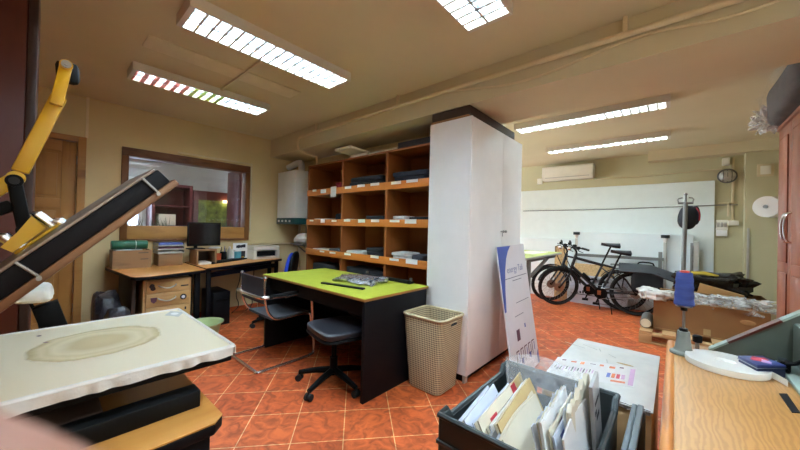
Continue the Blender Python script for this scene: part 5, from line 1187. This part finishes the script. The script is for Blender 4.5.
# re-centre the pad's own coordinates on the scorch ring so the ring sits where the cloth is worn
for v in co.data.vertices: v.co -= (oc-OFF[t.name]); 
co.location = oc-OFF[t.name]
def hem(mb, p0, p1, n, outward):
    p0, p1 = V(p0), V(p1); o = V(outward); L = (p1-p0).length
    mb.sheet(lambda u, v: p0.lerp(p1, u)+o*(.006+.006*math.sin(u*L*95+1.7*math.sin(u*23))*v*(1-.3*v))+V((0, 0, -.026*v-.006*v*noise.noise(V((u*L*18, o.x*5, o.y))))), n, 5, .0025)
hm = MB(); z = pz1-.004
hem(hm, (px0, py0-.003, z), (px1, py0-.003, z), 110, (0, -1, 0)); hem(hm, (px1+.003, py0, z), (px1+.003, py1, z), 90, (1, 0, 0)); hem(hm, (px1, py1+.003, z), (px0, py1+.003, z), 90, (0, 1, 0))
build(hm, 'gathered_hem', 'clothgrey', t, 'white gathered cloth hem')
bd = MB(); bd.tube([(px0, py0-.003, pz1-.003), (px1+.001, py0-.003, pz1-.003), (px1+.003, py0, pz1-.003), (px1+.003, py1, pz1-.003), (px1, py1+.003, pz1-.003), (px0, py1+.003, pz1-.003)], .0065, 8); build(bd, 'piping', 'clothw', t)
# logo diamond on the pad
lc = onZ(174.5, 313.8, pz1); lg = MB()
def dq(mb, c, hx_, hy_, z0, z1): mb.prism([(c.x-hx_, c.y), (c.x, c.y-hy_), (c.x+hx_, c.y), (c.x, c.y+hy_)], 'xy', z0, z1)
dq(lg, lc, .035, .06, pz1, pz1+.0006); build(lg, 'logo', 'alu', t, 'grey diamond logo'); lg = MB(); lg.sph((lc.x, lc.y, pz1+.0006), (.014, .022, .0006), 14); build(lg, 'logo_mark', 'paper', t)
for px, py in ((39, 336), (46, 342.5)): p = onZ(px, py, pz1); build(MB().box((p.x-.004, p.y-.006, pz1), (p.x+.004, p.y+.006, pz1+.0006), 0, (0, 0, .6)), 'scorch_spot', 'inkm', t)
# upper platen
YN, YF = 1.10, 1.48
q0, q1 = onY(130, 220, YN), onY(180, 184, YN); dx = (q1-q0); dx.y = 0; dx.normalize(); nz = V((-dx.z, 0, dx.x))
end = q1; L = .62
def slab(mb, s0, s1, h0, h1, y0, y1, bev=.003):   # s along plate from the free end back, h up the plate normal
    A = end-dx*s1; B = end-dx*s0; c = (A+B)/2+nz*((h0+h1)/2)
    c = V((c.x, (y0+y1)/2, c.z)); t_ = bmesh.new(); bmesh.ops.create_cube(t_, size=1); bmesh.ops.scale(t_, vec=(s1-s0, y1-y0, h1-h0), verts=t_.verts)
    if bev: bmesh.ops.bevel(t_, geom=list(t_.edges), offset=bev, segments=2, profile=.5, affect='EDGES')
    return mb._add(t_, frame4(c, dx, V((0, 1, 0))))
build(slab(MB(), 0, L, 0, .019, YN, YF), 'heat_plate', 'plate', t, 'brown heating plate')
build(slab(MB(), .012, L, .0195, .062, YN+.004, YF-.004), 'plate_housing', 'black', t, 'black plate housing')
build(slab(MB(), .02, L, .0625, .07, YN+.002, YF-.002, .002), 'top_sheet', 'platetop', t, 'grey sheet metal top')
for s in (.055, .36): 
    mb = slab(MB(), s, s+.006, .012, .066, YN-.003, YN+.004, .001); c = end-dx*(s+.006); mb.cyl((c.x+nz.x*.012, YN-.007, c.z+nz.z*.012), (c.x+nz.x*.012, YN-.002, c.z+nz.z*.012), .005); build(mb, 'clip', 'steel', t)
def pp(px, py, Y): p = onY(px, py, Y); return p
YL = 1.36
a, b = pp(26, 254, YL), pp(71, 226, YL)
build(MB().beam(a, b, .10, .028, up=nz, bev=.003), 'black_mount', 'blackm', t)
a2, b2_ = pp(16, 252, YL), pp(57, 225, YL)
build(MB().beam(a2, b2_, .14, .007, up=nz, bev=.002), 'yellow_bracket', 'yellow', t)
# bracket cheeks
for y in (YL-.055, YL+.055):
    P_ = [pp(2, 246, YL), pp(18, 232, YL), pp(32, 216, YL), pp(45, 228, YL), pp(14, 251, YL)]
    build(MB().prism([(p.x, p.z) for p in P_], 'xz', y-.004, y+.004), 'bracket_cheek', 'yellow', t)
for px, py, dy in ((44, 220, .0), (65, 226, .02), (12, 242, -.04), (24, 249, -.045), (54, 227, .03)):
    p = pp(px, py, YL+dy); build(MB().cyl(p-nz*.012, p+nz*.022, .014).sph(p+nz*.022, (.014, .014, .009), 10), 'bolt', 'chrome', t)
# link and lever
la, lb_ = pp(14.5, 181, YL-.03), pp(25, 230, YL-.03)
mb = MB(); mb.beam(la, lb_, .024, .028, up=(1, 0, .2), bev=.006)
for p in (la, lb_): mb.cyl(p+V((0, -.014, 0)), p+V((0, .014, 0)), .0165, seg=24)
build(mb, 'link', 'blackp', t)
for p in (la, lb_): build(MB().cyl(p+V((0, -.022, 0)), p+V((0, -.0165, 0)), .010, seg=18), 'pivot_cap', 'rubber', t)
l1, l0 = pp(20, 172, YL+.02), pp(59, 97, YL+.02); l2 = pp(66, 66, YL+.02); lf_ = pp(-30, 206, YL+.02); 
mb = MB(); mb.beam(l1, l0, .022, .034, up=(1, 0, 0), bev=.003); mb.beam(pp(16, 178, YL+.02), lf_, .022, .034, up=(0, 0, 1), bev=.003); mb.cyl(pp(16, 178, YL+.02)+V((0, -.013, 0)), pp(16, 178, YL+.02)+V((0, .011, 0)), .018, seg=22); build(mb, 'lever_arm', 'yellow', t)
mb = MB(); mb.beam(pp(56, 105, YL+.0), l2, .014, .027, up=(1, 0, 0), bev=.002); mb.cyl(l2+V((0, -.014, 0)), l2+V((0, .0, 0)), .0145, seg=22); build(mb, 'handle_fork', 'yellow', t)
hg = pp(69, 82, YL+.02)
mb = MB(); mb.beam(l2+V((.002, .022, .020)), hg+V((0, .022, 0)), .034, .05, up=(1, 0, 0), bev=.014); build(mb, 'hand_grip', 'blackp', t)
build(MB().cyl(l2+V((0, -.020, 0)), l2+V((0, -.0145, 0)), .011, seg=18).cyl(l2+V((0, -.024, 0)), l2+V((0, -.020, 0)), .006, seg=6), 'grip_bolt', 'steel', t)
build(MB().beam(pp(-14, 214, YL), pp(13, 205, YL), .05, .03, up=(0, 0, 1), bev=.004), 'stop_bar', 'blackp', t)
# rear post carrying the lever (left of the photograph's frame)
build(MB().box((-.46, YL-.05, PT+.0415), (-.36, YL+.07, 1.22), .006), 'rear_post', 'yellow', t); hp = end-dx*L
build(MB().beam((-.41, YL+.01, 1.18), (hp.x+.02, YL+.01, hp.z+.08), .09, .05, bev=.004).beam((-.41, YL+.02, 1.2), (lf_.x+.01, lf_.y, lf_.z), .03, .045, bev=.003), 'hinge_arm', 'yellow', t)
# sleeve press
YS = 1.95
pc_ = pp(32, 292, YS); hl_ = (pp(53, 290, YS).x-pp(11, 294, YS).x)/2
t = thing('sleeve_press', 'small press pad with white elastic cover on dark bracket', 'press', (pc_.x, YS, PT))
mb = MB(); mb.blob((pc_.x, YS, pc_.z), (hl_, .13, .030), .12, 18, 4, .45, 48, 18, fine=.5); build(mb, 'pad_cover', 'clothw', t, 'white elastic pad cover')
w0, w1 = pp(45, 301, YS), pp(62, 345, YS)
w1z = PT+.012; k_ = (w0.z-w1z)/(w0.z-w1.z); w1b = w0.lerp(w1, k_)
build(MB().beam(w0+V((0, 0, -.012)), (w1b.x, YS, w1z), .06, .075, up=(1, 0, 0), bev=.003), 'bracket', 'blackp', t); build(MB().box((w1b.x-.2, YS-.09, PT+.0005), (w1b.x+.06, YS+.09, PT+.0115), .002), 'foot_plate', 'grsteel', t)
build(MB().tube([pp(30, 301, YS), pp(32, 307, YS), pp(38, 314, YS), (w1b.x-.05, YS-.02, w1z+.005)], .006, 6, smooth=2), 'cable', 'blackp', t)
# ================================================================== COUNTER right
CT = .75
t = thing('oak_counter', 'golden oak topped counter with rounded edge at lower right', 'counter', (1.4, -.42, 0))
build(MB().box((.55, -.9, CT-.03), (2.165, -.005, CT), .003), 'counter_top', 'oak', t)
build(MB().tube([(.55, .006, CT-.018), (2.165, .006, CT-.018)], .0185, 14).box((.55, -.004, CT-.075), (2.165, .012, CT-.03), .004), 'edge_moulding', 'oakedge', t)
build(MB().box((.58, -.03, 0), (2.14, -.006, CT-.0305), .002).box((.58, -.88, 0), (2.14, -.85, CT-.0305), .002), 'side_panel', 'oakedge', t); build(MB().box((2.11, -.849, 0), (2.14, -.031, CT-.0305)).box((.58, -.849, 0), (.61, -.031, CT-.0305)), 'end_panel', 'oakedge', t)
# cone stand
cx, cy = 1.955, -.036
t = thing('thread_stand', 'grey green cast stand on the counter holding the blue cone', 'stand', (cx, cy, CT))
zr0 = onX(684, 331, cx).z
build(MB().lathe([(.048, 0), (.05, .006), (.047, .012), (.036, .018), (.03, .03), (.024, .075), (.022, zr0-CT)], (cx, cy, CT), 28, .95, 1.0), 'cast_base', 'greygreen', t)
zc0 = onX(684, 304, cx).z; zc1 = onX(684, 271, cx).z
build(MB().cyl((cx, cy, zr0), (cx, cy, zc1+.002), .0055).cyl((cx, cy, zc0-.012), (cx, cy, zc0-.006), .03), 'spindle', 'steel', t)
build(MB().cyl((cx-.0, cy-.0, zr0-.0), (cx, cy, zr0+.012), .016).cyl((cx, cy, zc0-.03), (cx, cy, zc0-.0125), .012), 'collar', 'blackm', t)
t = thing('thread_cone', 'royal blue thread cone standing on the grey green stand', 'thread', (cx, cy, zc0-.005)); h = zc1-zc0
n = 40; prof = [(.012, 0)]
for k in range(n+1): u = k/n; prof.append((0.0365-.007*u+.0010*math.sin(u*26)-.002*(u > .97), .001+h*u*.985))
prof.append((.02, h*.99))
build(MB().lathe(prof, (cx, cy, zc0-.005), 30), 'thread', 'blue', t); build(MB().lathe([(.016, h*.985), (.017, h+.006), (.008, h+.008)], (cx, cy, zc0-.005), 20), 'cone_core', 'redplastic', t, 'red plastic cone tip')
p = onZ(702, 353, CT); kx_ = min(p.x, 2.10)
t = thing('screw_knob', 'small black screw knob on the counter behind the white reel', 'knob', (kx_, p.y, CT)); p = V((2.09, -.088, 0))
t.location = (p.x, p.y, CT); OFF[t.name] = V((p.x, p.y, CT))
build(MB().cyl((p.x, p.y, CT), (p.x, p.y, CT+.03), .008), 'screw', 'steel', t); build(MB().lathe([(.010, .03), (.018, .034), (.019, .06), (.012, .066)], (p.x, p.y, CT), 10), 'knob', 'blackp', t)
# tape reel
tc = V((1.895, -.166, 0)); R0 = .125
t = thing('tape_reel', 'large flat reel of white tape lying on the oak counter', 'tape', (tc.x, tc.y, CT))
build(MB().lathe([(.032, .001), (R0, .001), (R0+.001, .012), (R0, .025), (.032, .026), (.030, .013)], (tc.x, tc.y, CT), 56), 'reel', 'tape', t)
e0 = onZ(752, 372, CT+.012)
build(MB().sheet(lambda u, v: (tc.x-.02-.05*u-.02*u*u, tc.y-R0*.99-.0-.028*u, CT+.026-.024*v-.0*u), 6, 2, .0015), 'loose_end', 'tape', t)
# tin
t = thing('tin_box', 'navy blue printed tin box with red picture on its lid', 'tin', (1.92, -.275, CT))
tp4 = [(1.838, -.247), (1.918, -.332), (2.0, -.282), (1.925, -.205)]
build(MB().prism(tp4, 'xy', CT+.0005, CT+.036, .004), 'tin_body', 'tin', t)
cen = V((sum(p[0] for p in tp4)/4, sum(p[1] for p in tp4)/4)); tl = [((p[0]-cen.x)*1.03+cen.x, (p[1]-cen.y)*1.03+cen.y) for p in tp4]
build(MB().prism(tl, 'xy', CT+.0365, CT+.05, .004), 'tin_lid', 'tinlid', t)
ed = MB(); ed.tube([(p[0], p[1], CT+.0372) for p in tl], .0015, 6, closed=True); build(ed, 'silver_edge', 'steel', t)
build(MB().blob((cen.x+.008, cen.y, CT+.0502), (.03, .026, .0010), .5, 60, 2), 'picture', 'redp', t, 'red and pink lid picture'); build(MB().blob((cen.x-.012, cen.y-.012, CT+.0504), (.018, .016, .0010), .5, 60, 4), 'picture', 'inkp', t)
sp_ = [onZ(779, 394, CT), onZ(787, 394.2, CT), onZ(800.5, 413.5, CT), onZ(792, 413, CT)]
single(MB().prism([(p.x, p.y) for p in sp_], 'xy', CT+.0003, CT+.0025), 'black_strip', 'black', 'black tape strip lying on the oak counter near the tin', 'strip')
# green machine
t = thing('green_machine', 'dark green enamelled metal machine with sloping plate on the counter', 'machine', (2.0, -.5, CT))
A0 = onX(706, 347, 2.13); s1 = onX(727, 341, 2.13); s2 = onX(780, 322, 2.13); s3 = onX(800, 311.5, 2.13)
k = (s3.z-s1.z)/(s3.y-s1.y); zz_ = lambda y: s1.z+k*(y-s1.y)
ya_ = s1.y+(CT+.0005-s1.z)/k
yt = -.62
build(MB().prism([(ya_, CT+.0005), (yt, CT+.0005), (yt, zz_(yt)), ], 'yz', 2.10, 2.14, .002), 'sloping_plate', 'green', t)
ys0, ys1 = s1.y, s2.y
build(MB().beam((2.12, ya_-.004, CT+.004), (2.12, ys0, zz_(ys0)), .046, .008, up=(0, .6, .8)), 'worn_edge', 'greenl', t)
build(MB().beam((2.12, ys0-.001, zz_(ys0)), (2.12, ys1, zz_(ys1)), .05, .009, up=(0, .6, .8)), 'brown_edge', 'mahogD', t)
build(MB().beam((2.12, ys1-.001, zz_(ys1)), (2.12, yt, zz_(yt)), .046, .009, up=(0, .6, .8)), 'worn_edge', 'greenl', t)
bl = onZ(784, 378, CT+.015)
build(MB().box((1.70, -.64, CT+.0005), (2.099, bl.y-.012, CT+.018), .005), 'base_ledge', 'greenl', t)
build(MB().box((1.72, -.64, CT+.0185), (2.095, bl.y-.06, CT+.19), .012), 'body', 'green', t)
for z_ in (.12, .06): p = onX(797, 346, 1.9); build(MB().box((1.80, bl.y-.0605, CT+z_), (1.90, bl.y-.056, CT+z_+.03), .003), 'hinge_plate', 'green', t)
build(MB().tube([(1.92, bl.y-.02, CT+.024), (1.97, bl.y-.005, CT+.045), (1.90, bl.y-.03, CT+.06), (1.86, bl.y-.05, CT+.10)], .007, 6, smooth=2).box((1.93, bl.y-.03, CT+.0185), (1.99, bl.y+.02-.022, CT+.06), .005), 'power_cord', 'blackp', t)
# ================================================================== CRATE AND ENVELOPES
KX0, KX1, KY0, KY1, KB, KT = 1.0, 1.645, .175, .66, .305, .60
def crate(name, label, x0, x1, y0, y1, zb, zt, m, holes=True):
    t = thing(name, label, 'crate', ((x0+x1)/2, (y0+y1)/2, zb)); e = .014
    mb = MB(); drop = .035
    mb.box((x0+e, y0+e, zb), (x1-e, y1-e, zb+.012))
    prof = lambda a, b: [(a, zb), (b, zb), (b, zt), (b-.055, zt), (b-.085, zt-drop), (a+.085, zt-drop), (a+.055, zt), (a, zt)]
    mb.prism(prof(x0, x1), 'xz', y1-e, y1, .003); mb.prism(prof(x0, x1), 'xz', y0, y0+e, .003)
    mb.prism([(y0+e, zb), (y1-e, zb), (y1-e, zt), (y0+e, zt)], 'yz', x0, x0+e)
    hm_ = (y0+y1)/2+.03; hz_ = zt-.105
    for (a0, b0, c0, d0) in ((y0+e, hm_-.06, zb, zt), (hm_+.06, y1-e, zb, zt), (hm_-.06, hm_+.06, zb, hz_), (hm_-.06, hm_+.06, hz_+.035, zt)): mb.box((x1-e, a0, c0), (x1, b0, d0))
    build(mb, 'crate_body', m, t)
    rb = MB()
    for z in (zb+.03, zb+.11, zb+.19): rb.box((x0-.008, y0-.006, z), (x0, y1+.006, z+.014), .002); rb.box((x0, y1, z), (x1, y1+.006, z+.014), .002)
    build(rb, 'ribs', m, t)
    rm = MB(); r = .011
    rm.tube([(x1-.0, y0-.002, zt), (x1, y1+.0, zt), (x1-.055, y1+.0, zt), (x1-.085, y1, zt-drop), (x0+.085, y1, zt-drop), (x0+.055, y1, zt), (x0, y1, zt), (x0, y0, zt), (x0+.055, y0, zt), (x0+.085, y0, zt-drop), (x1-.085, y0, zt-drop), (x1-.055, y0, zt), (x1, y0, zt)], r, 8)
    build(rm, 'rim', m, t); return t
crate('parcel_crate', 'grey plastic crate full of envelopes in the foreground', KX0, KX1, KY0, KY1, KB, KT, 'crate')
crate('parcel_crate', 'black plastic crate standing on floor under the grey one', KX0+.01, KX1-.01, KY0+.01, KY1-.01, .0, KB-.001, 'crated')
def env(label, y, x0, x1, zt, m, lean=.10, ang=0, th=.006, name='envelope', cat='envelope', curl=0, marks=(), xt=None, ragged=0, zb=.325, group='envelopes in the grey crate', n=1):
    # y at the foot; top edge leans towards +Y by lean
    y -= .05 if y > .33 else 0; xc = (x0+x1)/2; ca, sa = math.cos(ang), math.sin(ang)
    def P(u, v, lift=0):
        x = (u-.5)*(x1-x0); z = zb+(zt-zb)*v; yy = lean*v+curl*math.sin(PI*u)*v
        if ragged: z += ragged*v*noise.noise(V((u*9, y*20, 0)))
        if xt: x += xt*v
        yy += -lift
        return V((xc+x*ca-yy*sa, y+x*sa+yy*ca, z))
    t = thing(name, label, cat, (xc, y, zb), group)
    build(MB().sheet(lambda u, v: P(u, v), 14, 8, th), 'envelope' if name == 'envelope' else name+'_sheet', m, t)
    for k in range(1, n):
        dz_ = -.012*k+.02*noise.noise(V((y*50, k*3.3, 1)))
        def Q(u, v): p_ = P(u, v); return V((p_.x+.015*k*noise.noise(V((k, y*40, 2))), p_.y+.011*k*(.5+.8*v), p_.z+dz_*v))
        build(MB().sheet(Q, 14, 8, .0025), 'inner_sheet', ('paper', 'paper2', 'paperb')[k % 3], t)
    for (u0, v0, u1, v1, mm) in marks:
        tb = MB(); k0 = [P(u, v, .003+th) for u, v in ((u0, v0), (u1, v0), (u1, v1), (u0, v1))]
        for side in (1, -1):
            off = .0022 if side > 0 else -(th+.0022)
        tb.sheet(lambda u, v: P(u0+(u1-u0)*u, v0+(v1-v0)*v, .0012), 4, 4, .0006); build(tb, 'print', mm, t)
        tb = MB(); tb.sheet(lambda u, v: P(u0+(u1-u0)*u, v0+(v1-v0)*v, -th-.0012), 4, 4, .0006); build(tb, 'print', mm, t)
    return t
env('kraft flap sticking up in the far left corner of the crate', .50, 1.42, 1.56, 0.610, 'kraft', 0.100, .1)
env('white bluish sheet leaning at the left of crate', .475, 1.06, 1.40, 0.595, 'paperb', 0.170, .12, marks=((.03, .80, .97, .86, 'paper'), (.05, .86, .95, .875, 'ink')), n=3)
env('cream envelope with a red print at its end, left in the crate', .435, 1.06, 1.45, 0.610, 'paper2', 0.150, .06, marks=((.86, .82, .99, .99, 'redp'), (.2, .62, .36, .92, 'redp')), n=3)
env('dark photo envelope behind the cream one', .415, 1.10, 1.46, 0.580, 'grey_cloth', 0.150, .08)
env('narrow white envelope in the left half of crate', .40, 1.08, 1.50, 0.600, 'paper', 0.150, .06, n=3)
env('tan kraft envelope with the highest corner in crate middle', .375, 1.08, 1.50, 0.625, 'kraft', 0.150, .08, ragged=.01, n=3)
env('thin white envelope pressed against the tan one', .36, 1.1, 1.46, 0.590, 'paper2', 0.150, .05, n=3)
env('grey plastic mailer with black rings in the crate middle', .325, 1.02, 1.36, 0.580, 'greyfilm', 0.160, .1, .018, marks=((.1, .85, .3, .88, 'ink'), (.4, .8, .6, .84, 'ink'), (.7, .86, .9, .9, 'ink')), name='mailer')
env('cream open envelope right of the ringed grey mailer', .295, 1.02, 1.40, 0.610, 'paper2', 0.130, .05, curl=.012, n=3)
env('white ragged paper bundle in the right half of crate', .265, 1.10, 1.47, 0.655, 'paper', 0.065, .04, .01, ragged=.03, n=3)
env('envelope with a red stripe beside the ragged bundle', .245, 1.12, 1.45, 0.640, 'paper2', 0.060, .02, marks=((.3, .9, .9, .95, 'inkm'),), ragged=.015)
env('bluish striped envelope beside the ragged bundle', .232, 1.12, 1.44, 0.625, 'paperb', 0.060, .02, marks=((.2, .88, .9, .93, 'inkb'),))
env('tall ragged cream paper stack right in the crate', .215, 1.20, 1.53, 0.700, 'paper2', 0.045, .02, .016, ragged=.045, n=3)
env('broad white envelope in front of tall cream stack', .20, 1.06, 1.38, 0.665, 'paper', 0.045, .0, .006, curl=.01)
env('tall grey film mailer with black print at crate right side', .192, 1.33, 1.50, 0.735, 'greyfilm', 0.030, .05, .012, marks=((.15, .72, .35, .76, 'ink'), (.3, .66, .7, .70, 'ink'), (.2, .80, .8, .83, 'ink')), name='mailer')
t = thing('envelope', 'beige folded card envelope at the near right corner of crate', 'envelope', (1.1, .25, .33), 'envelopes in the grey crate')
build(MB().sheet(lambda u, v: (1.03+.035*math.sin(u*PI*.5)+.05*u, .385-.19*u, .33+.255*v-.012*math.sin(u*PI)*v), 12, 6, .004), 'card', 'beigeenv', t)
# clear sheet
c4 = [onX(515, 356, 1.60), onX(553, 352, 1.60)]
t = thing('plastic_sleeve', 'large clear plastic sleeve sticking up at the back of crate', 'plastic sleeve', (1.5, .45, .4))
build(MB().sheet(lambda u, v: (1.46+.12*u+.05*v, .60-.30*u-.012*math.sin(v*5), .40+(.28+.03*math.sin(u*4))*v), 16, 10, .0015), 'sleeve', 'sleeve', t)
# lid on edge
t = thing('crate_lid', 'grey plastic crate lid standing on edge beside the oak counter', 'lid', (1.3, .115, 0))
build(MB().box((.95, .105, .0005), (1.62, .123, .60), .004).box((.95, .085, .582), (1.62, .1045, .603), .003).box((1.605, .078, .0005), (1.622, .1045, .581), .003), 'lid', 'lid', t)
t = thing('tray', 'dark crate tray edge between the grey crate and lid', 'tray', (1.2, .14, 0)) if 0 else None
# white carton
wx0_, wx1_, wy0, wy1, wz = 1.70, 2.50, .062, .50, .55
t = thing('white_carton', 'scuffed white carton beside the counter with a printed sheet', 'carton', ((wx0_+wx1_)/2, .28, 0))
build(MB().box((wx0_, wy0, 0), (wx1_, wy1, wz-.004), .003), 'carton_sides', 'card2', t, 'brown carton sides')
build(MB().box((wx0_-.004, wy0-.004, wz-.0035), (wx1_+.004, wy1+.004, wz), .001), 'lid_face', 'whitecard', t, 'white carton top')
rg = MB(); random.seed(3)
rg.sheet(lambda u, v: (wx0_-.006-.006*noise.noise(V((u*30, v*3, 1)))+.010*v, wy0+.005+.40*u, wz-.016+.0175*v+.008*(1-v)*noise.noise(V((u*22, 3, 1)))), 70, 3, .002)
build(rg, 'torn_edge', 'brownsofa', t, 'dark torn edge')
def wl(px, py): p = onZ(px, py, wz); return p
pls = [wl(553, 350), wl(637, 366.5), wl(636.5, 386), wl(618, 384)]
A_, B_, D_ = wl(556, 356), wl(637, 370), wl(634.5, 388)
mb = MB(); sh = [V((2.06, .47, 0)), V((1.95, .115, 0)), V((1.76, .10, 0)), V((1.84, .48, 0))]
sh = [wl(558, 357), wl(637, 368), wl(634, 387.5), wl(545, 366)]; sh[3] = sh[0]+(sh[2]-sh[1])
t2 = thing('printed_sheet', 'white printed sheet with pink end lying on the white carton', 'sheet', ((sh[0].x+sh[2].x)/2, (sh[0].y+sh[2].y)/2, wz))
def sq(u0, v0, u1, v1, m, z0, z1, nm='print'):
    f = lambda u, v: sh[0].lerp(sh[1], u).lerp(sh[3].lerp(sh[2], u), v)
    q_ = [f(u0, v0), f(u1, v0), f(u1, v1), f(u0, v1)]; return build(MB().prism([(p.x, p.y) for p in q_], 'xy', wz+z0, wz+z1), nm, m, t2)
sq(0, 0, 1, 1, 'paper', .0003, .0012, 'sheet'); sq(.93, .12, .985, .95, 'inkp', .0013, .0018)
random.seed(8)
for k in range(7): u = .08+.12*k; sq(u, .10+.03*(k % 2), u+.05+.02*(k % 2), .16+.04*(k % 3), 'inko' if k % 3 else 'inkm', .0013, .0018)
for k in range(14): u = .05+.035*k; sq(u, .45+.02*(k % 3), u+.012, .62+.03*(k % 4), 'inkp' if k % 2 else 'ink', .0013, .0018)
for k, m in ((0, 'inkb'), (1, 'inko'), (2, 'redp'), (3, 'inkp')): sq(.68+.055*k, .5, .72+.055*k, .72, m, .0013, .0018)
sq(.74, .82, .90, .9, 'inko', .0013, .0018)
p = wl(625, 364.5); build(MB().sph((p.x, p.y, wz+.0005), (.012, .042, .001), 14), 'torn_patch', 'kraft', t)
for (px, py, L_, an) in ((590, 347, .10, 1.1), (600, 350, .05, .3), (575, 345, .13, 1.3), (612, 356, .06, .8), (607, 361, .05, .2)):
    p = wl(px, py); q_ = V((math.cos(an), math.sin(an), 0))*L_*.5; build(MB().beam((p.x-q_.x, p.y-q_.y, wz+.0004), (p.x+q_.x, p.y+q_.y, wz+.0004), .006, .0008), 'scuff', 'alu', t)

# ================================================================== PHOTOGRAPHER'S HAND (one finger strays in front of the lens)
def cw(p): return V((0, 0, CH)) + (RT*p[0] + UP*p[1] + FW*p[2])*.001
hv, he, hr = [], [], []
def chain(pts, rad, root=None):
    idx = [root] if root is not None else []
    for p, r in zip(pts, rad): hv.append(cw(p)); hr.append(r*.001); idx.append(len(hv)-1)
    for a, b in zip(idx, idx[1:]): he.append((a, b))
    return idx
chain([(-84, -28, 2), (-106, -38, -8), (-140, -56, -30), (-190, -84, -62)], [19, 18, 21, 24])
chain([(-74, -2, 8), (-50, -10.6, 14), (-29, -18.9, 17), (-19.3, -22.4, 17), (-11, -25.6, 16.5)], [10.5, 9, 8.4, 7.8, 5.5], 0)
chain([(-74, -18, 8), (-55, -36, 12), (-38, -44, 3), (-29, -46, -7)], [10.5, 9, 8.2, 6.5], 0)
chain([(-77, -36, 6), (-60, -55, 9), (-46, -63, 0), (-38, -65, -10)], [10, 8.6, 7.8, 6.2], 0)
chain([(-81, -52, 3), (-68, -70, 5), (-57, -77, -4), (-51, -79, -12)], [9, 7.4, 6.8, 5.4], 0)
chain([(-96, -8, -8), (-80, 10, -20), (-62, 20, -27), (-48, 25, -30)], [13, 10.5, 9.5, 7], 0)
me = bpy.data.meshes.new('hand'); me.from_pydata(hv, he, []); ho = bpy.data.objects.new('hand_tmp', me); COL.objects.link(ho)
sk = ho.modifiers.new('s', 'SKIN'); ss = ho.modifiers.new('d', 'SUBSURF'); ss.levels = 2; ss.render_levels = 2
bpy.context.view_layer.update()
for i, v in enumerate(me.skin_vertices[0].data): v.radius = (hr[i], hr[i]); v.use_root = (i == 0)
bpy.context.view_layer.update()
hm_ = bpy.data.meshes.new_from_object(ho.evaluated_get(bpy.context.evaluated_depsgraph_get())); bpy.data.objects.remove(ho)
mb = MB(); mb.bm.from_mesh(hm_); bpy.data.meshes.remove(hm_)
single(mb, 'hand', 'skin', "photographer's left hand with one finger in the lower left corner", 'hand')
